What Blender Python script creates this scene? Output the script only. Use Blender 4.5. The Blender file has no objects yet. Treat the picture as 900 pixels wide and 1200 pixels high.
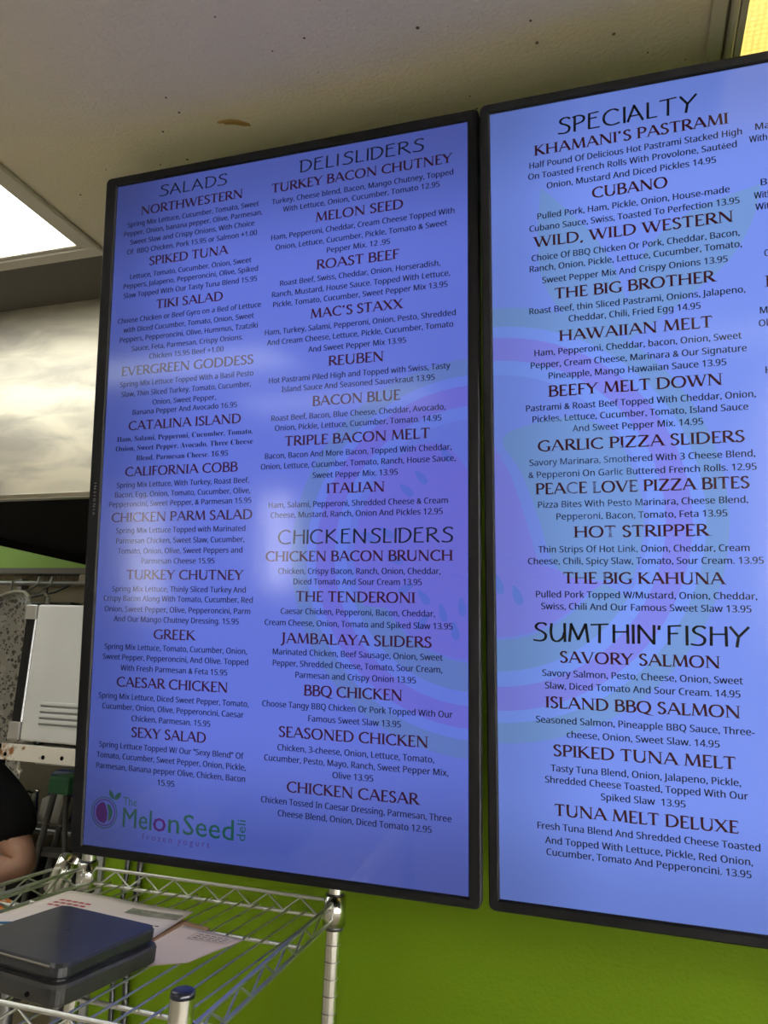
import bpy, bmesh, math, random
from mathutils import Vector, Matrix
random.seed(7)
S = bpy.context.scene
COL = bpy.context.collection
Z0 = 1.6                      # height of the eye above the floor
CEIL = 2.6

# ------------------------------------------------------------------ camera, world, exposure
cd = bpy.data.cameras.new('camera'); cam = bpy.data.objects.new('camera', cd); COL.objects.link(cam)
cd.sensor_fit = 'VERTICAL'; cd.sensor_height = 36.0; cd.lens = 877.7 / 1200 * 36.0; cd.clip_start = 0.02
cam.matrix_world = Matrix(((0.9511, 0.02403, 0.30794, 0), (0.30562, -0.21763, -0.92695, 0), (0.04475, 0.97573, -0.21433, Z0), (0, 0, 0, 1)))
S.camera = cam
S.view_settings.view_transform = 'Standard'; S.view_settings.look = 'None'
S.view_settings.exposure = 0.0; S.view_settings.gamma = 1.0; S.view_settings.use_curve_mapping = False
try:
    S.cycles.use_denoising = True; S.cycles.max_bounces = 8; S.cycles.diffuse_bounces = 5
    S.cycles.sample_clamp_indirect = 4.0; S.cycles.caustics_reflective = False; S.cycles.caustics_refractive = False
except Exception: pass
W = bpy.data.worlds.new('world'); S.world = W; W.use_nodes = True
W.node_tree.nodes['Background'].inputs[0].default_value = (1.0, 0.97, 0.90, 1)
W.node_tree.nodes['Background'].inputs[1].default_value = SKY = 32.0

LAMP_WHITE = 10.0
LAMP_WARM = 1.9

# ------------------------------------------------------------------ materials
def mat(name, col, rough=0.6, metal=0.0, bump=None, emit=None, spec=0.5, var=None, coat=0.0, alpha=1.0):
    m = bpy.data.materials.new(name); m.use_nodes = True
    nt = m.node_tree; N = nt.nodes; L = nt.links; b = N['Principled BSDF']
    b.inputs['Base Color'].default_value = (*col, 1); b.inputs['Roughness'].default_value = rough
    b.inputs['Metallic'].default_value = metal; b.inputs['Specular IOR Level'].default_value = spec
    b.inputs['Coat Weight'].default_value = coat; b.inputs['Alpha'].default_value = alpha
    if emit:
        b.inputs['Emission Color'].default_value = (*emit, 1); b.inputs['Emission Strength'].default_value = 1.0
    tc = N.new('ShaderNodeTexCoord')
    if var:                                    # (scale, second colour, detail)
        n = N.new('ShaderNodeTexNoise'); n.inputs['Scale'].default_value = var[0]; n.inputs['Detail'].default_value = var[2]
        r = N.new('ShaderNodeValToRGB'); r.color_ramp.elements[0].position = .35; r.color_ramp.elements[1].position = .65
        r.color_ramp.elements[0].color = (*col, 1); r.color_ramp.elements[1].color = (*var[1], 1)
        L.new(tc.outputs['Object'], n.inputs['Vector']); L.new(n.outputs[0], r.inputs[0]); L.new(r.outputs[0], b.inputs['Base Color'])
    if bump:                                   # (scale, strength)
        n = N.new('ShaderNodeTexNoise'); n.inputs['Scale'].default_value = bump[0]; n.inputs['Detail'].default_value = 3
        p = N.new('ShaderNodeBump'); p.inputs['Strength'].default_value = bump[1]; p.inputs['Distance'].default_value = .002
        L.new(tc.outputs['Object'], n.inputs['Vector']); L.new(n.outputs[0], p.inputs['Height']); L.new(p.outputs[0], b.inputs['Normal'])
    return m
def node_tree(m): return m.node_tree, m.node_tree.nodes, m.node_tree.links, m.node_tree.nodes['Principled BSDF']

M = {}
M['green'] = mat('lime_wall_paint', (.23, .40, .005), .6, bump=(150, .6), var=(2.2, (.21, .37, .004), 3), spec=.3)
M['kgreen'] = mat('kitchen_green_paint', (.34, .58, .10), .6, bump=(120, .2))
M['tan'] = mat('tan_kitchen_wall', (.42, .37, .26), .7, bump=(60, .2), var=(5, (.34, .29, .2), 4))
M['drywall'] = mat('cream_drywall', (.78, .73, .64), .8)
M['floor'] = mat('floor_tile', (.74, .66, .55), .5, var=(3, (.64, .57, .47), 4))
M['greytrim'] = mat('grey_trim', (.17, .155, .13), .5)
M['metalframe'] = mat('painted_light_frame', (.62, .58, .52), .4)
M['bezel'] = mat('black_bezel_plastic', (.005, .005, .006), .55, spec=.10)
M['housing'] = mat('black_housing', (.008, .008, .009), .5, spec=.2)
M['chrome'] = mat('chrome_plating', (.60, .60, .58), .18, 1.0, bump=(30, .03))
M['chromewire'] = mat('chrome_wire', (.55, .55, .53), .36, 1.0)
M['blackrub'] = mat('black_plastic', (.02, .02, .024), .4)
M['capblue'] = mat('dark_post_cap', (.02, .022, .05), .3)
M['groove'] = mat('post_groove', (.16, .15, .14), .5, .8)
M['scale'] = mat('scale_platter_plastic', (.030, .031, .038), .3, bump=(400, .05), var=(14, (.042, .044, .055), 5))
M['scalebody'] = mat('scale_body_plastic', (.028, .028, .03), .42, var=(40, (.05, .05, .05), 6))
M['scalerim'] = mat('scale_worn_rim', (.25, .24, .2), .4)
M['paper'] = mat('letter_paper', (.82, .73, .66), .8, bump=(25, .3))
M['envelope'] = mat('cream_envelope', (.80, .66, .56), .8, bump=(20, .2))
M['kraft'] = mat('kraft_paper', (.42, .25, .13), .8)
M['ink'] = mat('grey_ink', (.10, .09, .1), .8)
M['redink'] = mat('red_ink', (.55, .12, .12), .8)
M['photoink'] = mat('photo_print', (.22, .24, .17), .6, var=(60, (.42, .38, .3), 4))
M['blueedge'] = mat('blue_print', (.03, .2, .42), .5)
M['mwwhite'] = mat('microwave_enamel', (.72, .73, .74), .32, var=(6, (.66, .67, .68), 5))
M['mwdark'] = mat('slot_shadow_grey', (.25, .26, .27), .6)
M['silver'] = mat('silver_plastic', (.62, .62, .63), .25, .7)
M['bglass'] = mat('black_door_glass', (.008, .009, .012), .08)
M['skin'] = mat('skin', (.46, .26, .18), .55, bump=(80, .1), var=(30, (.40, .22, .15), 3))
M['tshirt'] = mat('black_cotton', (.004, .004, .0045), .95, bump=(300, .2), spec=.1)
M['trouser'] = mat('dark_trousers', (.02, .022, .03), .9)
M['hair'] = mat('dark_hair', (.03, .02, .014), .6, bump=(150, .5))
M['glove'] = mat('clear_plastic_glove', (.62, .58, .52), .3, alpha=.75, bump=(70, .7))
M['eye'] = mat('eye_white', (.8, .8, .8), .2)
M['lip'] = mat('lip', (.42, .15, .13), .5)
M['alu'] = mat('dull_aluminium', (.30, .30, .31), .45, .7)
M['ladder'] = mat('darkened_ladder_aluminium', (.10, .10, .10), .6, .3)  # aluminium darkened to stand in for the dim kitchen
M['ladgreen'] = mat('green_ladder_cap', (.01, .12, .05), .5)
M['blue'] = mat('blue_plastic', (.01, .03, .16), .5)
M['whitepl'] = mat('white_plastic', (.7, .68, .62), .4)
M['darkpl'] = mat('dark_bin_plastic', (.03, .03, .035), .5)
M['cream'] = mat('cream_plastic', (.5, .42, .33), .5)
M['clear'] = mat('clear_clip_plastic', (.6, .58, .54), .2, alpha=.6)
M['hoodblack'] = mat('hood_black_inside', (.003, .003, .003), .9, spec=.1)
M['hood_shade'] = mat('ceiling_shade_dark', (.085, .075, .06), .6)  # dark tone painted for the shaded ceiling by the hood
M['guard'] = mat('grey_corner_guard', (.42, .43, .45), .45)
M['brown'] = mat('brown_stain', (.36, .24, .07), .8)
M['woodtop'] = mat('steel_table_top', (.5, .5, .5), .35, .8)
M['glass'] = mat('window_glass', (1, 1, 1), .02)
_b = M['glass'].node_tree.nodes['Principled BSDF']; _b.inputs['Transmission Weight'].default_value = 1.0; _b.inputs['IOR'].default_value = 1.02

# ceiling: warm off-white with orange-peel relief and sparse dark specks
m = mat('ceiling_paint', (.82, .745, .62), .85, bump=(150, 1.0)); nt, N, L, b = node_tree(m)
tc = N.new('ShaderNodeTexCoord'); v = N.new('ShaderNodeTexVoronoi'); v.voronoi_dimensions = '2D'; v.inputs['Scale'].default_value = 17
mp = N.new('ShaderNodeMath'); mp.operation = 'MULTIPLY'
rs = N.new('ShaderNodeSeparateColor'); th = N.new('ShaderNodeMath'); th.operation = 'SUBTRACT'; th.inputs[1].default_value = .70
mulr = N.new('ShaderNodeMath'); mulr.operation = 'MULTIPLY'; mulr.inputs[1].default_value = .17
lt = N.new('ShaderNodeMath'); lt.operation = 'LESS_THAN'
mx = N.new('ShaderNodeMix'); mx.data_type = 'RGBA'; mx.inputs['A'].default_value = (.82, .745, .62, 1); mx.inputs['B'].default_value = (.10, .07, .04, 1)
L.new(tc.outputs['Object'], v.inputs['Vector']); L.new(v.outputs['Color'], rs.inputs[0]); L.new(rs.outputs[0], th.inputs[0])
L.new(th.outputs[0], mulr.inputs[0]); L.new(v.outputs['Distance'], lt.inputs[0]); L.new(mulr.outputs[0], lt.inputs[1])
L.new(lt.outputs[0], mx.inputs['Factor']); L.new(mx.outputs['Result'], b.inputs['Base Color']); M['ceiling'] = m

# stainless hood: brushed, lightly smeared
m = mat('brushed_stainless', (.62, .60, .55), .38, .55); nt, N, L, b = node_tree(m)
tc = N.new('ShaderNodeTexCoord'); mpg = N.new('ShaderNodeMapping'); mpg.inputs['Scale'].default_value = (2.5, 2.5, 9)
n = N.new('ShaderNodeTexNoise'); n.inputs['Scale'].default_value = 1.6; n.inputs['Detail'].default_value = 8; n.inputs['Distortion'].default_value = .6
r = N.new('ShaderNodeValToRGB'); r.color_ramp.elements[0].position = .35; r.color_ramp.elements[1].position = .62
r.color_ramp.elements[0].color = (.44, .42, .37, 1); r.color_ramp.elements[1].color = (.74, .70, .58, 1)
L.new(tc.outputs['Object'], mpg.inputs[0]); L.new(mpg.outputs[0], n.inputs['Vector']); L.new(n.outputs[0], r.inputs[0]); L.new(r.outputs[0], b.inputs['Base Color'])
M['steel'] = m

# white shelf rail with rust near its end
m = mat('rusty_white_enamel', (.74, .70, .64), .5); nt, N, L, b = node_tree(m)
tc = N.new('ShaderNodeTexCoord'); n = N.new('ShaderNodeTexNoise'); n.inputs['Scale'].default_value = 45; n.inputs['Detail'].default_value = 6
sx = N.new('ShaderNodeSeparateXYZ'); mr = N.new('ShaderNodeMapRange'); mr.inputs['From Min'].default_value = 0.0; mr.inputs['From Max'].default_value = .11
mr.inputs['To Min'].default_value = .10; mr.inputs['To Max'].default_value = -.14
ad = N.new('ShaderNodeMath'); ad.operation = 'ADD'
r = N.new('ShaderNodeValToRGB'); r.color_ramp.elements[0].position = .54; r.color_ramp.elements[1].position = .66
r.color_ramp.elements[0].color = (.76, .72, .66, 1); r.color_ramp.elements[1].color = (.28, .11, .03, 1)
L.new(tc.outputs['Object'], n.inputs['Vector']); L.new(tc.outputs['Object'], sx.inputs[0]); L.new(sx.outputs[0], mr.inputs[0])
L.new(n.outputs[0], ad.inputs[0]); L.new(mr.outputs[0], ad.inputs[1]); L.new(ad.outputs[0], r.inputs[0]); L.new(r.outputs[0], b.inputs['Base Color'])
M['rusty'] = m

def spots(name, base, cols, scale, size, rough=.7, alpha=1.0):
    m = mat(name, base, rough, alpha=alpha); nt, N, L, b = node_tree(m)
    tc = N.new('ShaderNodeTexCoord'); prev = None
    for i, (c, sc) in enumerate(zip(cols, (scale, scale * 1.37, scale * .73, scale * 1.9))):
        mp_ = N.new('ShaderNodeMapping'); mp_.inputs['Location'].default_value = (i * 3.3, i * 1.7, i * .9); mp_.inputs['Rotation'].default_value = (i, i * .7, i * .4)
        v = N.new('ShaderNodeTexVoronoi'); v.inputs['Scale'].default_value = sc
        s_ = N.new('ShaderNodeSeparateColor'); t = N.new('ShaderNodeMath'); t.operation = 'MULTIPLY'; t.inputs[1].default_value = size
        lt = N.new('ShaderNodeMath'); lt.operation = 'LESS_THAN'; mx = N.new('ShaderNodeMix'); mx.data_type = 'RGBA'
        mx.inputs['A'].default_value = (*base, 1); mx.inputs['B'].default_value = (*c, 1)
        L.new(tc.outputs['Object'], mp_.inputs[0]); L.new(mp_.outputs[0], v.inputs['Vector']); L.new(v.outputs['Color'], s_.inputs[0]); L.new(s_.outputs[1], t.inputs[0])
        L.new(v.outputs['Distance'], lt.inputs[0]); L.new(t.outputs[0], lt.inputs[1]); L.new(lt.outputs[0], mx.inputs['Factor'])
        if prev: L.new(prev.outputs['Result'], mx.inputs['A'])
        prev = mx
    L.new(prev.outputs['Result'], b.inputs['Base Color']); return m
M['terrazzo'] = spots('speckled_grey_vinyl', (.40, .39, .36), [(.06, .06, .06), (.16, .14, .12), (.5, .48, .46), (.08, .07, .07)], 40, .46, .45)
M['floral'] = spots('fruit_print_cloth', (.72, .70, .66), [(.6, .05, .03), (.06, .1, .4), (.15, .35, .06), (.8, .3, .05)], 24, .75)
def lamp_mat(name, c, s, scale):
    m = mat(name, (.8, .8, .8), .4); nt, N, L, b = node_tree(m)
    tc = N.new('ShaderNodeTexCoord'); v = N.new('ShaderNodeTexVoronoi'); v.inputs['Scale'].default_value = scale; v.inputs['Randomness'].default_value = .12
    r = N.new('ShaderNodeMapRange'); r.inputs['From Max'].default_value = .62; r.inputs['To Min'].default_value = s; r.inputs['To Max'].default_value = s * .52
    L.new(tc.outputs['Object'], v.inputs['Vector']); L.new(v.outputs['Distance'], r.inputs[0])
    b.inputs['Emission Color'].default_value = (*c, 1); L.new(r.outputs[0], b.inputs['Emission Strength']); return m
M['lampw'] = lamp_mat('white_prismatic_diffuser', (.95, 1.0, .92), LAMP_WHITE, 110)
M['lampl'] = lamp_mat('white_prismatic_diffuser_dim', (1.0, .99, .90), 6.5, 110)
M['lamp_fill'] = lamp_mat('fill_light_diffuser', (1.0, .97, .86), 26.0, 110)  # stronger diffuser, only for the two added fill lights
M['lampy'] = lamp_mat('warm_prismatic_diffuser', (1.0, .72, .16), LAMP_WARM, 105)

# screen picture: flat colour times a painted edge falloff for the panel's dimming at an angle
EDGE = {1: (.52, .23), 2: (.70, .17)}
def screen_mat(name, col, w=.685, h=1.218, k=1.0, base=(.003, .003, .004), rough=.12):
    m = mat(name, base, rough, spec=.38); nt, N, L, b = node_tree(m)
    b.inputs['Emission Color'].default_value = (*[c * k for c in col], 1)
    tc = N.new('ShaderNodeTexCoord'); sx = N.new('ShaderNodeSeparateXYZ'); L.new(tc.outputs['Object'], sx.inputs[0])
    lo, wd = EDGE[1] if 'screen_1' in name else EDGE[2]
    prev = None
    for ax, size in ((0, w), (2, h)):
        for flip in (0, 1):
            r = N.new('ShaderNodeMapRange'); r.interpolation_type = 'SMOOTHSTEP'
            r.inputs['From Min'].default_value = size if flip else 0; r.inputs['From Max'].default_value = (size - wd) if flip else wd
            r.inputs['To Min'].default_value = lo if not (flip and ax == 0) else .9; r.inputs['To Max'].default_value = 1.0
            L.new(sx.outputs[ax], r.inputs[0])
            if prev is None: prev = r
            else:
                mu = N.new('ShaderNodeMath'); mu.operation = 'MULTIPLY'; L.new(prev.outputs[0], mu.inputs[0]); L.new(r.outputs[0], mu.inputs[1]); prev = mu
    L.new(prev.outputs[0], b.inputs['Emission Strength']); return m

# ------------------------------------------------------------------ mesh helpers
class MB:
    def __init__(s): s.v = []; s.f = []; s.sm = []
    def add(s, vs, fs, smooth=False):
        o = len(s.v); s.v += [tuple(v) for v in vs]; s.f += [tuple(i + o for i in f) for f in fs]; s.sm += [smooth] * len(fs)
    def box(s, x0, x1, y0, y1, z0, z1):
        s.add([(x, y, z) for x in (x0, x1) for y in (y0, y1) for z in (z0, z1)],
              [(0, 1, 3, 2), (4, 6, 7, 5), (0, 4, 5, 1), (2, 3, 7, 6), (0, 2, 6, 4), (1, 5, 7, 3)])
        return s
    def bbox(s, x0, x1, y0, y1, z0, z1, bev=.004, seg=2):
        bm = bmesh.new(); bmesh.ops.create_cube(bm, size=1)
        for v in bm.verts: v.co = Vector((x0 + (v.co.x + .5) * (x1 - x0), y0 + (v.co.y + .5) * (y1 - y0), z0 + (v.co.z + .5) * (z1 - z0)))
        bmesh.ops.bevel(bm, geom=bm.edges[:], offset=bev, segments=seg, affect='EDGES', profile=.5)
        s.frombm(bm); return s
    def frombm(s, bm, smooth=False):
        bm.verts.index_update(); s.add([v.co[:] for v in bm.verts], [[v.index for v in f.verts] for f in bm.faces], smooth); bm.free()
    def tube(s, pts, r, n=8, cap=True, closed=False):
        pts = [Vector(p) for p in pts]; k = len(pts); rr = r if isinstance(r, (list, tuple)) else [r] * k
        rings = []; up = None
        for i, p in enumerate(pts):
            a = pts[i - 1] if i else (pts[-1] if closed else p); c = pts[(i + 1) % k] if (i < k - 1 or closed) else p
            t = (c - a).normalized()
            if up is None:
                up = Vector((0, 0, 1)) if abs(t.z) < .9 else Vector((1, 0, 0))
            x = t.cross(up).normalized(); up = x.cross(t).normalized()
            rings.append([p + (x * math.cos(2 * math.pi * j / n) + up * math.sin(2 * math.pi * j / n)) * rr[i] for j in range(n)])
        vs = [v for r_ in rings for v in r_]; fs = []
        for i in range(k if closed else k - 1):
            i2 = (i + 1) % k
            for j in range(n): fs.append((i * n + j, i * n + (j + 1) % n, i2 * n + (j + 1) % n, i2 * n + j))
        s.add(vs, fs, True)
        if cap and not closed: s.add(rings[0], [tuple(range(n))]); s.add(rings[-1], [tuple(reversed(range(n)))])
        return s
    def lathe(s, prof, c=(0, 0, 0), n=24, axis=None):
        vs = []; fs = []; c = Vector(c); q = Vector((0, 0, 1)).rotation_difference(Vector(axis)) if axis else None
        for r, z in prof:
            for j in range(n):
                p = Vector((r * math.cos(2 * math.pi * j / n), r * math.sin(2 * math.pi * j / n), z))
                if q: p = q @ p
                vs.append(p + c)
        for i in range(len(prof) - 1):
            for j in range(n): fs.append((i * n + j, i * n + (j + 1) % n, (i + 1) * n + (j + 1) % n, (i + 1) * n + j))
        s.add(vs, fs, True); return s
    def rrect(s, x0, x1, z0, z1, rad, y0, y1, seg=5):
        # rounded rectangle prism in the XZ plane from y0 to y1
        pts = rr_pts(x0, x1, z0, z1, rad, seg); k = len(pts)
        s.add([(a, y0, b_) for a, b_ in pts] + [(a, y1, b_) for a, b_ in pts],
              [tuple(range(k)), tuple(reversed(range(k, 2 * k)))] + [(i, k + i, k + (i + 1) % k, (i + 1) % k) for i in range(k)]); return s
    def prism(s, pts, z0, z1):
        k = len(pts)
        s.add([(a, b_, z0) for a, b_ in pts] + [(a, b_, z1) for a, b_ in pts],
              [tuple(reversed(range(k))), tuple(range(k, 2 * k))] + [(i, (i + 1) % k, k + (i + 1) % k, k + i) for i in range(k)]); return s
def rr_pts(x0, x1, z0, z1, rad, seg=5):
    o = []
    for cx, cz, a0 in ((x1 - rad, z1 - rad, 0), (x0 + rad, z1 - rad, 90), (x0 + rad, z0 + rad, 180), (x1 - rad, z0 + rad, 270)):
        for i in range(seg + 1):
            a = math.radians(a0 + 90 * i / seg); o.append((cx + rad * math.cos(a), cz + rad * math.sin(a)))
    return o
def build(name, mb, material, parent=None, local=False, origin=None):
    me = bpy.data.meshes.new(name); off = Vector((0, 0, 0))
    if parent is not None and not local:
        off = Vector(parent.location) + (Vector(parent.parent.location) if parent.parent else Vector((0, 0, 0)))
    if origin is not None: off = Vector(origin)
    me.from_pydata([tuple(Vector(v) - off) for v in mb.v], [], mb.f)
    me.polygons.foreach_set('use_smooth', mb.sm); me.materials.append(material); me.update()
    o = bpy.data.objects.new(name, me); COL.objects.link(o)
    if parent is not None: o.parent = parent
    elif origin is not None: o.location = off
    return o
def tag(o, label=None, cat=None, group=None, kind=None):
    for k, v_ in (('label', label), ('category', cat), ('group', group), ('kind', kind)):
        if v_: o[k] = v_
    return o
def thing(name, label, cat, loc=(0, 0, 0), group=None):
    o = bpy.data.objects.new(name, None); COL.objects.link(o); o.location = loc; o.empty_display_size = .05
    return tag(o, label, cat, group)
def struct(name, mb, material, parent=None, label=None):
    o = build(name, mb, material, parent, origin=None if parent else (0, 0, 0))
    if parent is None: tag(o, label, kind='structure')
    return o
def copy_tree(o, parent=None):
    c = o.copy(); COL.objects.link(c)
    if parent is not None: c.parent = parent
    for ch in list(o.children): copy_tree(ch, c)
    return c
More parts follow.
